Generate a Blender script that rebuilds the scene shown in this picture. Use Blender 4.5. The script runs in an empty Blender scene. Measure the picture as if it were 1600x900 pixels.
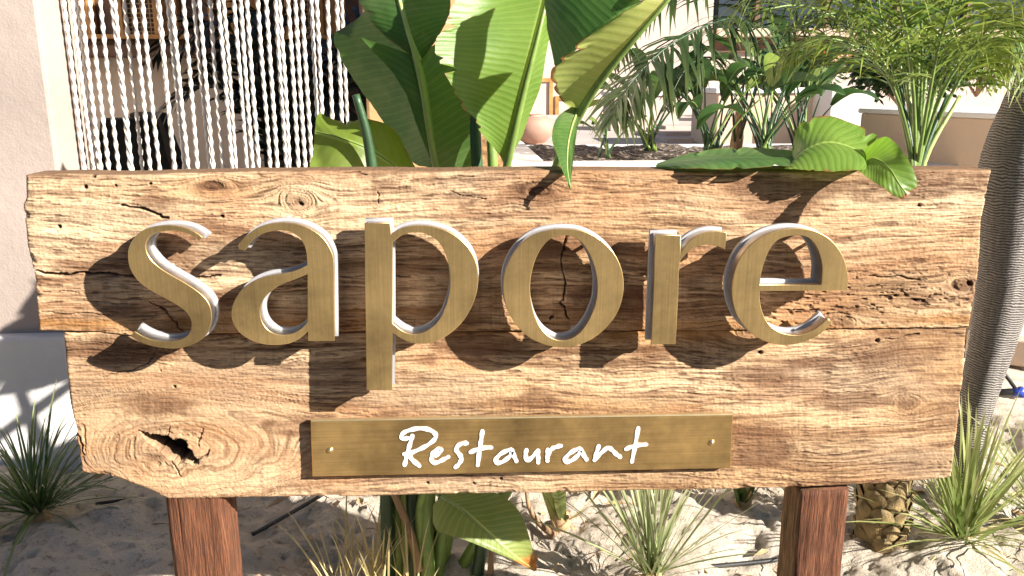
import bpy, bmesh, math, random
import numpy as np
from mathutils import Vector, Matrix, noise as mnoise

random.seed(7)
R = math.radians
S = bpy.context.scene
COL = S.collection

# ------------------------------------------------------------------ camera
F = 1300.0                                   # focal length in photo pixels
PITCH, YAW = R(14.0), R(3.8)
CAM = Vector((0.0, -1.6, 1.45))
fw = Vector((math.sin(YAW)*math.cos(PITCH), math.cos(YAW)*math.cos(PITCH), -math.sin(PITCH)))
rt = Vector((math.cos(YAW), -math.sin(YAW), 0.0))
up = rt.cross(fw)
cd = bpy.data.cameras.new('camera'); cam = bpy.data.objects.new('camera', cd); COL.objects.link(cam)
cd.sensor_width = 36.0; cd.lens = 36.0*F/1600.0; cd.clip_start = 0.05; cd.clip_end = 2000
cam.location = CAM; cam.rotation_euler = (R(90)-PITCH, 0, -YAW)
S.camera = cam

# ------------------------------------------------------------------ light
SUN = Vector((-1.5, 1.0, -0.9)).normalized()      # the way the sunlight travels
elev = math.asin(-SUN.z); azim = math.atan2(-SUN.x, -SUN.y)
w = bpy.data.worlds.new('World'); S.world = w; w.use_nodes = True
nt = w.node_tree; bgn = nt.nodes['Background']
sky = nt.nodes.new('ShaderNodeTexSky'); sky.sky_type = 'NISHITA'; sky.sun_disc = False
sky.sun_elevation = elev; sky.sun_rotation = azim; sky.air_density = 0.7; sky.dust_density = 0.4; sky.ozone_density = 1.0
nt.links.new(sky.outputs[0], bgn.inputs[0]); bgn.inputs[1].default_value = 0.05
sd = bpy.data.lights.new('sun', 'SUN'); sun = bpy.data.objects.new('sun', sd); COL.objects.link(sun)
sd.energy = 5.0; sd.angle = R(0.55); sd.color = (1.0, 0.945, 0.875)
sun.rotation_euler = SUN.to_track_quat('-Z', 'Y').to_euler(); sun.location = (4, -4, 5)
S.view_settings.view_transform = 'Standard'; S.view_settings.look = 'None'
S.view_settings.gamma = 1.0; S.view_settings.use_curve_mapping = False
S.view_settings.exposure = 1.53
S.cycles.max_bounces = 8; S.cycles.transparent_max_bounces = 8

# ------------------------------------------------------------------ geometry helpers
def ray(px, py):
    return fw + rt*((px-800.0)/F) + up*((450.0-py)/F)
def P(px, py, Y):                                # the point at depth Y that the photo shows at (px, py)
    d = ray(px, py); return CAM + d*((Y-CAM.y)/d.y)
def G(px, py, z=0.0):                            # the point at height z that the photo shows at (px, py)
    d = ray(px, py); return CAM + d*((z-CAM.z)/d.z)
def PN(px, py, Y):                               # numpy version
    dx = fw.x + rt.x*(px-800)/F + up.x*(450-py)/F
    dy = fw.y + rt.y*(px-800)/F + up.y*(450-py)/F
    dz = fw.z + rt.z*(px-800)/F + up.z*(450-py)/F
    t = (Y-CAM.y)/dy
    return CAM.x+dx*t, CAM.y+dy*t, CAM.z+dz*t

def tag(o, label=None, cat=None, group=None, kind=None):
    if label: o['label'] = label
    if cat: o['category'] = cat
    if group: o['group'] = group
    if kind: o['kind'] = kind
    return o
def empty(name, loc, label=None, cat=None, group=None):
    o = bpy.data.objects.new(name, None); COL.objects.link(o); o.location = loc
    o.empty_display_size = 0.05
    return tag(o, label, cat, group)
def link(name, me, mat, parent=None, smooth=False):
    if mat is not None: me.materials.append(mat)
    if smooth: me.polygons.foreach_set('use_smooth', [True]*len(me.polygons))
    o = bpy.data.objects.new(name, me); COL.objects.link(o)
    if parent is not None:
        o.parent = parent
        loc = Vector(parent.location); q = parent.parent
        while q is not None: loc += Vector(q.location); q = q.parent
        o.location = -loc                        # vertices are written in world coordinates
    return o
def mesh(name, V, Fc, mat, parent=None, smooth=False):
    me = bpy.data.meshes.new(name); me.from_pydata([tuple(v) for v in V], [], Fc); me.update()
    return link(name, me, mat, parent, smooth)
class MB:
    def __init__(s): s.V = []; s.F = []
    def add(s, V, Fc):
        n = len(s.V); s.V += [tuple(v) for v in V]; s.F += [tuple(i+n for i in f) for f in Fc]
    def box(s, x0, x1, y0, y1, z0, z1, M=None):
        V = [Vector((x, y, z)) for z in (z0, z1) for y in (y0, y1) for x in (x0, x1)]
        if M is not None: V = [M @ v for v in V]
        s.add(V, [(0,2,3,1),(4,5,7,6),(0,1,5,4),(2,6,7,3),(0,4,6,2),(1,3,7,5)])
    def tube(s, pts, rad, n=8, cap=True):
        pts = [Vector(p) for p in pts]; m = len(pts)
        if not isinstance(rad, (list, tuple)): rad = [rad]*m
        V = []; ref = None
        for i, p in enumerate(pts):
            t = (pts[min(i+1, m-1)]-pts[max(i-1, 0)]).normalized()
            if ref is None: ref = t.orthogonal().normalized()
            ref = (ref - t*ref.dot(t))
            ref = ref.normalized() if ref.length > 1e-6 else t.orthogonal().normalized()
            b = t.cross(ref)
            for k in range(n):
                a = 2*math.pi*k/n; V.append(p + (ref*math.cos(a)+b*math.sin(a))*rad[i])
        Fc = [(i*n+k, i*n+(k+1) % n, (i+1)*n+(k+1) % n, (i+1)*n+k) for i in range(m-1) for k in range(n)]
        if cap: Fc += [tuple(range(n-1, -1, -1)), tuple(range((m-1)*n, m*n))]
        s.add(V, Fc)
    def build(s, name, mat, parent=None, smooth=False, bevel=0.0):
        o = mesh(name, s.V, s.F, mat, parent, smooth)
        if bevel:
            b = o.modifiers.new('bevel', 'BEVEL'); b.width = bevel; b.segments = 2; b.limit_method = 'ANGLE'
        return o
def catmull(pts, n):
    pts = [np.array(p, float) for p in pts]; m = len(pts)
    out = []
    for i in range(n):
        u = i/(n-1)*(m-1); k = min(int(u), m-2); f = u-k
        p1, p2 = pts[k], pts[k+1]
        p0 = pts[k-1] if k > 0 else 2*p1-p2
        p3 = pts[k+2] if k+2 < m else 2*p2-p1
        out.append(0.5*((2*p1)+(-p0+p2)*f+(2*p0-5*p1+4*p2-p3)*f*f+(-p0+3*p1-3*p2+p3)*f**3))
    return out
def hsh(xi, yi, seed):
    h = (xi.astype(np.int64)*374761393 + yi.astype(np.int64)*668265263 + seed*974634413) & 0xffffffff
    h = ((h ^ (h >> 13))*1274126177) & 0xffffffff
    h = ((h ^ (h >> 16))*2246822519) & 0xffffffff
    return ((h ^ (h >> 15)) & 0xffffff)/float(0xffffff)
def vn(x, y, seed=0):
    xi = np.floor(x); yi = np.floor(y); fx = x-xi; fy = y-yi
    fx = fx*fx*(3-2*fx); fy = fy*fy*(3-2*fy)
    a = hsh(xi, yi, seed); b = hsh(xi+1, yi, seed); c = hsh(xi, yi+1, seed); d = hsh(xi+1, yi+1, seed)
    return (a*(1-fx)+b*fx)*(1-fy)+(c*(1-fx)+d*fx)*fy
def fbm(x, y, seed=0, o=4):
    v = 0; a = 0.5; t = 0
    for k in range(o): v = v+a*vn(x*2**k, y*2**k, seed+k*17); t += a; a *= .5
    return v/t
def sstep(a, b, x):
    t = np.clip((x-a)/(b-a), 0, 1); return t*t*(3-2*t)

# ------------------------------------------------------------------ materials
class Mat:
    def __init__(s, name):
        s.m = bpy.data.materials.new(name); s.m.use_nodes = True; s.nt = s.m.node_tree
        s.b = s.nt.nodes['Principled BSDF']; s.out = s.nt.nodes['Material Output']
    def n(s, t, **kw):
        x = s.nt.nodes.new('ShaderNode'+t)
        for k, v in kw.items(): setattr(x, k, v)
        return x
    def l(s, a, b): s.nt.links.new(a, b)
    def set(s, **kw):
        for k, v in kw.items():
            k = k.replace('_', ' ')
            s.b.inputs[k].default_value = v if not (isinstance(v, tuple) and len(v) == 3) else (*v, 1)
        return s
    def coords(s, kind='Object', scale=(1, 1, 1)):
        tc = s.n('TexCoord'); mp = s.n('Mapping'); mp.inputs['Scale'].default_value = scale
        s.l(tc.outputs[kind], mp.inputs['Vector']); return mp.outputs[0]
    def noise(s, vec, scale, detail=4, rough=.55, dist=0):
        x = s.n('TexNoise'); x.inputs['Scale'].default_value = scale; x.inputs['Detail'].default_value = detail
        x.inputs['Roughness'].default_value = rough; x.inputs['Distortion'].default_value = dist
        s.l(vec, x.inputs['Vector']); return x.outputs['Fac']
    def ramp(s, fac, stops):
        r = s.n('ValToRGB'); e = r.color_ramp.elements
        while len(e) < len(stops): e.new(0.5)
        for i, (p, c) in enumerate(stops): e[i].position = p; e[i].color = (*c, 1)
        s.l(fac, r.inputs[0]); return r.outputs[0]
    def mix(s, fac, a, b, mode='MIX'):
        x = s.n('MixRGB', blend_type=mode)
        for v, i in ((fac, 0), (a, 1), (b, 2)):
            if hasattr(v, 'links'): s.l(v, x.inputs[i])
            else: x.inputs[i].default_value = v if i == 0 else (*v, 1)
        return x.outputs[0]
    def math(s, op, a, b=None):
        x = s.n('Math', operation=op)
        for v, i in ((a, 0), (b, 1)):
            if v is None: continue
            if hasattr(v, 'links'): s.l(v, x.inputs[i])
            else: x.inputs[i].default_value = v
        return x.outputs[0]
    def bump(s, h, strength=.4, dist=.01):
        x = s.n('Bump'); x.inputs['Strength'].default_value = strength; x.inputs['Distance'].default_value = dist
        s.l(h, x.inputs['Height']); s.l(x.outputs[0], s.b.inputs['Normal'])
    def col(s, c): s.l(c, s.b.inputs['Base Color'])

def plain(name, c, rough=.7, var=.12, scale=6, bump=.15, metallic=0, bscale=None, coat=0):
    m = Mat(name); v = m.coords()
    f = m.noise(v, scale, 5)
    d = tuple(x*(1-var) for x in c); l = tuple(min(1, x*(1+var)) for x in c)
    m.col(m.ramp(f, [(.3, d), (.7, l)]))
    m.set(Roughness=rough, Metallic=metallic)
    if bump: m.bump(m.noise(v, bscale or scale*8, 6, .65), bump, .01)
    return m.m

def leaf_mat(name, c1, c2, vein, trans=.35, rough=.38, veins=55.0, brown=(.20, .085, .03)):
    m = Mat(name)
    uvn = m.n('UVMap'); sep = m.n('SeparateXYZ'); m.l(uvn.outputs[0], sep.inputs[0])
    u, v = sep.outputs[0], sep.outputs[1]          # u: -1..1 across, v: metres along
    au = m.math('ABSOLUTE', u)
    ph = m.math('ADD', m.math('MULTIPLY', v, veins), m.math('MULTIPLY', au, -2.2))
    oc = m.coords('Object')
    nz = m.noise(oc, 9, 5)
    ph2 = m.math('ADD', ph, m.math('MULTIPLY', nz, 1.3))
    wave = m.math('SINE', m.math('MULTIPLY', ph2, 6.283))
    fine = m.math('SINE', m.math('MULTIPLY', ph2, 6.283*3))
    vein_f = m.math('POWER', m.math('ADD', m.math('MULTIPLY', wave, .5), .5), 6)
    vein_s = m.math('MULTIPLY', m.math('ADD', m.math('MULTIPLY', fine, .5), .5), .22)
    vf = m.math('ADD', m.math('MULTIPLY', vein_f, .30), vein_s)
    base = m.ramp(nz, [(.3, c1), (.72, c2)])
    mid = m.ramp(au, [(0, (1, 1, 1)), (.035, (1, 1, 1)), (.075, (0, 0, 0))])
    c = m.mix(vf, base, vein)
    c = m.mix(mid, c, tuple(min(1, x*1.35) for x in vein))
    at = m.n('Attribute', attribute_name='brown')
    spots = m.math('ADD', at.outputs['Fac'], m.math('MULTIPLY', m.math('SUBTRACT', m.noise(oc, 45, 4), .5), .7))
    bf = m.ramp(spots, [(.42, (0, 0, 0)), (.62, (1, 1, 1))])
    bc = m.ramp(m.noise(oc, 30, 4), [(.3, tuple(x*.5 for x in brown)), (.7, tuple(min(1, x*1.8) for x in brown))])
    c = m.mix(bf, c, bc)
    sk = m.noise(oc, 75, 3, .6); c = m.mix(m.ramp(sk, [(.68, (0, 0, 0)), (.74, (.55, .55, .55))]), c, brown)
    dust = m.noise(oc, 5, 5, .6); c = m.mix(m.ramp(dust, [(.5, (0, 0, 0)), (.8, (.22, .22, .22))]), c, (.42, .38, .22))
    m.col(c); m.set(Roughness=rough, Specular_IOR_Level=.45 if rough < .45 else .12)
    m.bump(m.math('ADD', m.math('MULTIPLY', wave, .45), m.math('MULTIPLY', m.noise(oc, 60, 4), .8)), .16, .004)
    t = m.n('BsdfTranslucent'); hs = m.n('HueSaturation')
    hs.inputs['Saturation'].default_value = 1.1; hs.inputs['Value'].default_value = 1.5
    m.l(c, hs.inputs['Color']); m.l(hs.outputs[0], t.inputs['Color'])
    mx = m.n('MixShader'); mx.inputs[0].default_value = trans
    m.l(m.b.outputs[0], mx.inputs[1]); m.l(t.outputs[0], mx.inputs[2]); m.l(mx.outputs[0], m.out.inputs['Surface'])
    return m.m

def blade_mat(name, c1, c2, tipc, trans=.25):
    m = Mat(name); oc = m.coords('Object')
    g = m.n('NewGeometry'); at = m.n('Attribute', attribute_name='tip')
    rnd = m.n('Attribute', attribute_name='rnd')
    c = m.ramp(rnd.outputs['Fac'], [(.1, c1), (.8, c2)])
    c = m.mix(m.ramp(at.outputs['Fac'], [(.55, (0, 0, 0)), (1.0, (.75, .75, .75))]), c, tipc)
    c = m.mix(m.math('MULTIPLY', m.noise(oc, 40, 3), .35), c, tuple(x*.5 for x in c1))
    m.col(c); m.set(Roughness=.45, Specular_IOR_Level=.4)
    t = m.n('BsdfTranslucent'); m.l(c, t.inputs['Color'])
    mx = m.n('MixShader'); mx.inputs[0].default_value = trans
    m.l(m.b.outputs[0], mx.inputs[1]); m.l(t.outputs[0], mx.inputs[2]); m.l(mx.outputs[0], m.out.inputs['Surface'])
    return m.m

M = {}
# old timber, colour from the grain that is worked out on the mesh
m = Mat('old_timber'); at = m.n('Attribute', attribute_name='Col'); oc = m.coords('Object', (8, 60, 110))
fn = m.noise(oc, 3.0, 7, .7)
c = m.mix(.8, at.outputs['Color'], m.ramp(fn, [(.28, (.42, .36, .32)), (.48, (.92, .9, .88)), (.75, (1.2, 1.18, 1.15))]), 'MULTIPLY')
m.col(c); m.set(Roughness=.78, Specular_IOR_Level=.25)
m.bump(fn, .35, .004); M['timber'] = m.m
# posts: red-brown stained softwood
m = Mat('stained_post'); at = m.n('Attribute', attribute_name='Col'); oc = m.coords('Object', (170, 170, 8))
fn = m.noise(oc, 2.2, 7, .68)
m.col(m.mix(.9, at.outputs['Color'], m.ramp(fn, [(.30, (.16, .14, .13)), (.48, (.8, .78, .75)), (.70, (2.0, 1.9, 1.75))]), 'MULTIPLY'))
m.set(Roughness=.8, Specular_IOR_Level=.25); m.bump(fn, .9, .006); M['post'] = m.m
# brushed brass
def brass(name, horiz, c=(.40, .275, .10)):
    m = Mat(name); oc = m.coords('Object', (2.2, 8, 150) if horiz else (150, 8, 2.2))
    br = m.noise(oc, 1.6, 4, .6); blot = m.noise(m.coords('Object'), 5.5, 6, .6); sp = m.noise(m.coords('Object'), 160, 3, .7)
    cc = m.ramp(blot, [(.32, tuple(x*.42 for x in c)), (.48, tuple(x*.9 for x in c)), (.67, tuple(min(1, x*1.6) for x in c))])
    cc = m.mix(.5, cc, m.ramp(br, [(.3, (.66, .64, .6)), (.7, (1.2, 1.18, 1.12))]), 'MULTIPLY')
    cc = m.mix(m.ramp(sp, [(.66, (0, 0, 0)), (.74, (.35, .35, .35))]), cc, (.52, .43, .26))
    m.col(cc); m.set(Metallic=.85)
    m.l(m.ramp(blot, [(.3, (.46,)*3), (.7, (.27,)*3)]), m.b.inputs['Roughness'])
    m.bump(br, .12, .002); return m.m
M['brass'] = brass('brushed_brass', False, (.56, .385, .165)); M['brass_h'] = brass('brushed_brass_plate', True, (.48, .315, .125))
M['brass_edge'] = plain('brass_top_edge', (.62, .50, .28), .32, .12, 30, .05, .8)
M['steel'] = plain('brushed_steel', (.62, .595, .56), .34, .22, 12, .10, 1.0)
M['steel_back'] = plain('steel_back_tray', (.42, .41, .41), .5, .10, 25, .05, .3)
M['screw'] = plain('screw_brass', (.55, .42, .22), .35, .1, 60, .05, .9)
M['paint_white'] = plain('white_lettering_paint', (.74, .73, .72), .55, .10, 90, .1)
# leaves
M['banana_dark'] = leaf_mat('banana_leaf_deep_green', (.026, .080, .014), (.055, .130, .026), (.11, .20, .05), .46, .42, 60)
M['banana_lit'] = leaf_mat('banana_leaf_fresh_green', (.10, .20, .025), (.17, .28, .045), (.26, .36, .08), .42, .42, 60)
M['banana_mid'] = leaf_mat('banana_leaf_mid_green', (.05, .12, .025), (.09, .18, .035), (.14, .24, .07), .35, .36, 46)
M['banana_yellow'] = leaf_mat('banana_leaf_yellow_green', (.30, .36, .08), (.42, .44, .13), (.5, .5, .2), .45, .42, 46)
M['banana_old'] = leaf_mat('banana_leaf_ageing', (.13, .20, .05), (.22, .27, .07), (.42, .42, .13), .3, .4, 50, (.36, .14, .035))
M['banana_over'] = leaf_mat('banana_leaf_olive', (.11, .17, .02), (.16, .22, .03), (.17, .23, .05), .4, .42, 30)
M['small_leaf'] = leaf_mat('glossy_small_leaf', (.022, .06, .018), (.05, .11, .03), (.1, .17, .05), .25, .34, 80)
M['small_leaf_pale'] = leaf_mat('pale_small_leaf', (.12, .19, .04), (.2, .27, .07), (.28, .32, .1), .4, .4, 80)
M['dim_leaf'] = leaf_mat('shade_plant_leaf', (.008, .018, .010), (.014, .028, .014), (.02, .04, .02), .1, .45, 30)
M['stalk'] = plain('green_stalk', (.16, .24, .05), .42, .3, 14, .1)
M['stalk_dark'] = plain('dark_green_stalk', (.03, .07, .025), .42, .3, 14, .1)
M['stalk_pale'] = plain('pale_green_stalk', (.34, .40, .12), .42, .2, 14, .1)
M['stalk_brown'] = plain('dry_stalk', (.30, .18, .09), .7, .35, 20, .3)
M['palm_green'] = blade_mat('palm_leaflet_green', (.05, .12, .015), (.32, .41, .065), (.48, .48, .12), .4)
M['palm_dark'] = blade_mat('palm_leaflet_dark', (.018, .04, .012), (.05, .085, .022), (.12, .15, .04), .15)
M['palm_shade'] = blade_mat('palm_leaflet_room_shade', (.006, .012, .008), (.012, .022, .012), (.02, .03, .02), .05)  # near-black leaflets, the room's shade is put into their colour
M['yucca'] = blade_mat('yucca_blade', (.20, .28, .07), (.44, .48, .18), (.62, .56, .28), .4)
M['yucca_dark'] = blade_mat('yucca_blade_deep', (.05, .11, .035), (.16, .23, .07), (.40, .40, .18))
M['yucca_grey'] = blade_mat('yucca_blade_grey', (.26, .32, .13), (.48, .52, .27), (.62, .58, .33), .4)
M['dry_grass'] = blade_mat('dry_grass_blade', (.42, .33, .13), (.62, .52, .26), (.66, .56, .34))
M['husk'] = plain('dry_leaf_husk', (.42, .28, .14), .8, .35, 40, .4)
# masonry
def plaster(name, c, var=.05, rough=.85):
    m = Mat(name); v = m.coords()
    a = m.noise(v, 1.3, 6, .6); b = m.noise(v, 22, 5, .6)
    cc = m.ramp(a, [(.3, tuple(x*(1-var*1.6) for x in c)), (.7, tuple(min(1, x*(1+var)) for x in c))])
    cc = m.mix(m.math('MULTIPLY', b, .10), cc, tuple(x*.6 for x in c))
    m.col(cc); m.set(Roughness=rough); st = m.noise(m.coords('Object', (1.6, 1.6, .35)), 2.2, 6, .65); cc = m.mix(m.ramp(st, [(.52, (0, 0, 0)), (.75, (.35, .35, .35))]), cc, tuple(x*.72 for x in c)); m.col(cc)
    m.bump(m.math('ADD', m.math('ADD', b, m.math('MULTIPLY', m.noise(v, 6, 5), 1.6)), m.math('MULTIPLY', m.noise(v, 120, 4), .5)), .35, .008); return m.m
M['cream'] = plaster('cream_plaster', (.37, .30, .255), .12)
M['white_wall'] = plaster('white_plaster', (.66, .63, .60))
M['tan_wall'] = plaster('tan_plaster', (.53, .40, .295), .05)
M['orange_wall'] = plaster('ochre_plaster', (.52, .30, .13), .06)
M['grey_wall'] = plaster('pale_room_plaster', (.82, .70, .58), .04)
M['pink_wall'] = plaster('pink_plaster', (.50, .40, .335), .06)
M['paving'] = plaster('pale_paving', (.46, .40, .35), .10, .8)
M['floor_dark'] = plain('pale_court_floor', (.66, .60, .54), .7, .12, 3)
M['oak'] = plain('varnished_timber', (.42, .21, .06), .45, .35, 7, .2)
M['walnut'] = plain('dark_timber', (.12, .06, .032), .5, .35, 7, .2)
M['wicker'] = plain('woven_cane', (.46, .31, .16), .7, .25, 60, .3)
M['black'] = plain('black_fabric', (.012, .012, .013), .7, .2, 20, .1)
M['glass'] = plain('dark_glazing', (.025, .032, .042), .12, .2, 1.2, 0)
M['curtain'] = plain('white_cotton_cord', (.66, .60, .53), .85, .14, 14, .35, 0, 260)
M['clay'] = plain('clay_urn', (.36, .21, .15), .7, .15, 6, .2)
M['flower'] = plain('red_flower', (.55, .06, .02), .6, .3, 30, .1)
M['hose'] = plain('black_hose', (.022, .021, .021), .5, .3, 30, .1)
M['blue'] = plain('blue_plastic', (.02, .06, .42), .4, .15, 30, .05)
# sand
m = Mat('sand'); v = m.coords()
a = m.noise(v, 2.2, 6, .62); b = m.noise(v, 34, 6, .72); g = m.noise(v, 260, 3, .7)
c = m.ramp(a, [(.3, (.54, .45, .345)), (.5, (.69, .595, .47)), (.7, (.78, .69, .57))])
c = m.mix(m.ramp(b, [(.53, (0, 0, 0)), (.68, (.7, .7, .7))]), c, (.20, .15, .11))
c = m.mix(m.ramp(g, [(.60, (0, 0, 0)), (.74, (.6, .6, .6))]), c, (.12, .09, .07))
m.col(c); m.set(Roughness=.95, Specular_IOR_Level=.15)
m.bump(m.math('ADD', b, m.math('MULTIPLY', g, .6)), .9, .022); M['sand'] = m.m
m = Mat('potting_soil'); v = m.coords(); b = m.noise(v, 30, 6, .75)
m.col(m.ramp(b, [(.35, (.03, .02, .014)), (.52, (.10, .07, .05)), (.62, (.45, .38, .3))])); m.set(Roughness=.95); m.bump(b, .9, .03); M['soil'] = m.m
# palm trunk: fine rings of old leaf scars
m = Mat('palm_trunk'); v = m.coords('Object'); u2 = m.n('UVMap'); sp = m.n('SeparateXYZ'); m.l(u2.outputs[0], sp.inputs[0])
nz = m.noise(v, 14, 5, .6)
ph = m.math('ADD', m.math('MULTIPLY', sp.outputs[1], 120), m.math('MULTIPLY', nz, 3.5))
wv = m.math('ADD', m.math('MULTIPLY', m.math('SINE', m.math('MULTIPLY', ph, 6.283)), .5), .5)
st = m.noise(m.coords('Object', (60, 60, 4)), 2, 5, .6)
c = m.ramp(wv, [(.1, (.06, .05, .043)), (.45, (.19, .17, .15)), (.9, (.33, .30, .27))])
m.col(m.mix(.6, c, m.ramp(st, [(.3, (.45, .42, .4)), (.7, (1.1, 1.1, 1.1))]), 'MULTIPLY')); m.set(Roughness=.85)
m.bump(m.math('ADD', wv, m.math('MULTIPLY', st, .8)), .6, .004); M['trunk'] = m.m
M['scale_bark'] = plain('palm_boot_scales', (.25, .175, .075), .75, .6, 22, .5)

# ------------------------------------------------------------------ ground
def ground():
    def axis(lo, hi, c0, c1, fine, n):
        mid = np.arange(c0, c1, fine)
        a = c0-np.geomspace(fine, c0-lo, n)[::-1]; b = c1+np.geomspace(fine, hi-c1, n)
        return np.concatenate([a, mid, b])
    xs = axis(-140, 140, -2.4, 2.4, .016, 26); ys = axis(-60, 220, .35, 3.2, .016, 26)
    X, Y = np.meshgrid(xs, ys)
    near = np.exp(-((X/4.5)**4)-((Y-1.2)/4)**4)
    Z = (fbm(X*2.3+9, Y*2.3, 3, 3)-.5)*.15+(fbm(X*9, Y*9, 5, 4)-.5)*.075+(fbm(X*34, Y*34, 8, 3)-.5)*.028-.022*sstep(.62, .8, fbm(X*17, Y*17, 6, 3))
    Z *= near
    # low heap of loose sand left of the right post and hollows round the plants
    for (px, py, h, r) in ((1040, 840, .05, .25), (760, 885, .03, .2), (1430, 860, .03, .3), (180, 850, .05, .3)):
        g = G(px, py); Z += h*np.exp(-(((X-g.x)**2+(Y-g.y)**2)/r**2))
    ny, nx = X.shape
    V = np.stack([X, Y, Z], -1).reshape(-1, 3)
    I = np.arange(nx*ny).reshape(ny, nx)
    Fq = np.stack([I[:-1, :-1], I[:-1, 1:], I[1:, 1:], I[1:, :-1]], -1).reshape(-1, 4)
    me = fastmesh('ground', V, Fq)
    o = link('ground', me, M['sand'], None, True); tag(o, kind='structure'); return o
def fastmesh(name, V, Fq):
    me = bpy.data.meshes.new(name); k = Fq.shape[1]
    me.vertices.add(len(V)); me.vertices.foreach_set('co', np.ascontiguousarray(V, np.float32).ravel())
    me.loops.add(Fq.size); me.loops.foreach_set('vertex_index', np.ascontiguousarray(Fq, np.int32).ravel())
    me.polygons.add(len(Fq)); me.polygons.foreach_set('loop_start', np.arange(0, Fq.size, k, dtype=np.int32))
    me.polygons.foreach_set('loop_total', np.full(len(Fq), k, np.int32))
    me.update(calc_edges=True); me.validate(); return me
ground()
mb = MB(); mb.box(-40, 40, -9, -.55, -.05, .03); tag(mb.build('path', plain('added_dark_paving', (.13, .115, .10), .8, .25, 3, .3), None), kind='structure')  # unseen dark paving added to cut light bouncing onto the board

rgh = random.Random(90)  # unseen hedge added to block sky and ground bounce, deepening the letter shadows
HG = empty('added_hedge', (0, -6.0, 0), 'long clipped dark green hedge added out of view behind the viewer to block fill light', 'hedge')
xs_ = np.linspace(-16, 16, 161); V = []; prof = [(-5.5, 0), (-5.42, .5), (-5.4, 1.1), (-5.42, 1.7), (-5.5, 2.25), (-5.75, 2.42), (-6.4, 2.42), (-6.6, 2.2), (-6.62, 0)]
for x_ in xs_:
    for y_, z_ in prof:
        q = mnoise.noise(Vector((x_*1.3, z_*1.6, y_)))*.14; V.append((x_, y_+q, z_+(q if z_ > 2 else 0)))
npf = len(prof)
mesh('added_hedge_body', V, [(i*npf+j, i*npf+j+1, (i+1)*npf+j+1, (i+1)*npf+j) for i in range(160) for j in range(npf-1)], plain('added_hedge_foliage', (.03, .055, .018), .6, .5, 30, .8), HG)
V = []; Fc = []
for k in range(9000):
    z_ = rgh.uniform(.02, 2.45); c = Vector((rgh.uniform(-16, 16), -5.42+rgh.gauss(0, .09), z_)); a_ = Vector((rgh.gauss(0, 1), rgh.gauss(0, 1), rgh.gauss(0, 1))).normalized(); b_ = a_.orthogonal().normalized()
    i = len(V); V += [c-a_*.05, c+b_*.025, c+a_*.05, c-b_*.025]; Fc.append((i, i+1, i+2, i+3))
tag(mesh('added_hedge_leaves', V, Fc, plain('added_hedge_leaf', (.035, .07, .02), .5, .4, 30, 0), HG), kind='stuff')

# ------------------------------------------------------------------ the sign
SIGN = empty('restaurant_sign', (0.05, 0, 0), 'old timber board on two red-brown posts with raised brass letters reading sapore', 'sign')
HOLE = np.array((264., 703.))+1.18*(-np.array((264., 703.))+np.array([(220, 678), (236, 684), (250, 683), (272, 692), (281, 690), (290, 700), (300, 716), (305, 722), (296, 724), (288, 718), (276, 722), (262, 714), (248, 704), (238, 696)], float))
KNOTS = [  # px, py, radius, stretch along the grain
    (465, 315, 20, 1.4), (1420, 632, 13, 1.5), (1310, 505, 12, 2.4),
    (845, 300, 12, 2.2), (1500, 445, 13, 1.6), (330, 292, 14, 2.6), (1170, 520, 13, 2.0)]
CRACKS = [  # polyline px, half width, depth in metres
    ([(40, 424), (120, 427), (210, 430), (300, 432), (345, 431)], 2.2, .02), ([(510, 430), (580, 433), (640, 431)], 1.0, .006),
    ([(190, 322), (225, 328), (262, 342)], 2.4, .012), ([(888, 365), (878, 410), (884, 450), (880, 475), (892, 500)], 1.8, .010),
    ([(230, 470), (262, 485), (285, 520)], 1.6, .008), ([(112, 660), (122, 690), (126, 712)], 2.2, .012), ([(1385, 532), (1440, 522)], 1.6, .008),
    ([(705, 300), (760, 312)], 1.2, .005), ([(590, 300), (592, 318)], 1.6, .008), ([(262, 690), (262, 668)], 1.3, .008), ([(300, 722), (330, 705)], 1.2, .008),
    ([(270, 724), (286, 745)], 1.3, .008), ([(306, 700), (312, 672)], 1.0, .006), ([(60, 455), (150, 458)], .8, .004), ([(65, 488), (180, 490)], .9, .004),
    ([(160, 588), (205, 582), (238, 560)], 1.0, .004), ([(1250, 445), (1330, 450)], 1.2, .006), ([(1360, 430), (1440, 436)], 1.4, .007)]
PITS = [(145, 275, 4), (133, 292, 4.5), (235, 287, 3), (93, 354, 3.5), (347, 338, 3.5), (1437, 320, 4), (862, 497, 4.5), (1400, 462, 3), (1432, 470, 3.5), (1515, 443, 5), (470, 318, 4), (668, 756, 2.2), (740, 757, 2.2), (783, 750, 2.5), (1372, 533, 4), (1190, 552, 4), (180, 290, 2), (272, 605, 2.5), (250, 580, 2)]
def seg_dist(x, y, a, b):
    ax, ay = a; bx, by = b; dx, dy = bx-ax, by-ay
    t = np.clip(((x-ax)*dx+(y-ay)*dy)/(dx*dx+dy*dy), 0, 1)
    return np.hypot(x-ax-t*dx, y-ay-t*dy)
def in_poly(x, y, poly):
    ins = np.zeros(x.shape, bool); n = len(poly)
    for i in range(n):
        x1, y1 = poly[i]; x2, y2 = poly[(i+1) % n]
        c = ((y1 > y) != (y2 > y)) & (x < (x2-x1)*(y-y1)/(y2-y1+1e-9)+x1)
        ins ^= c
    return ins
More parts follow.
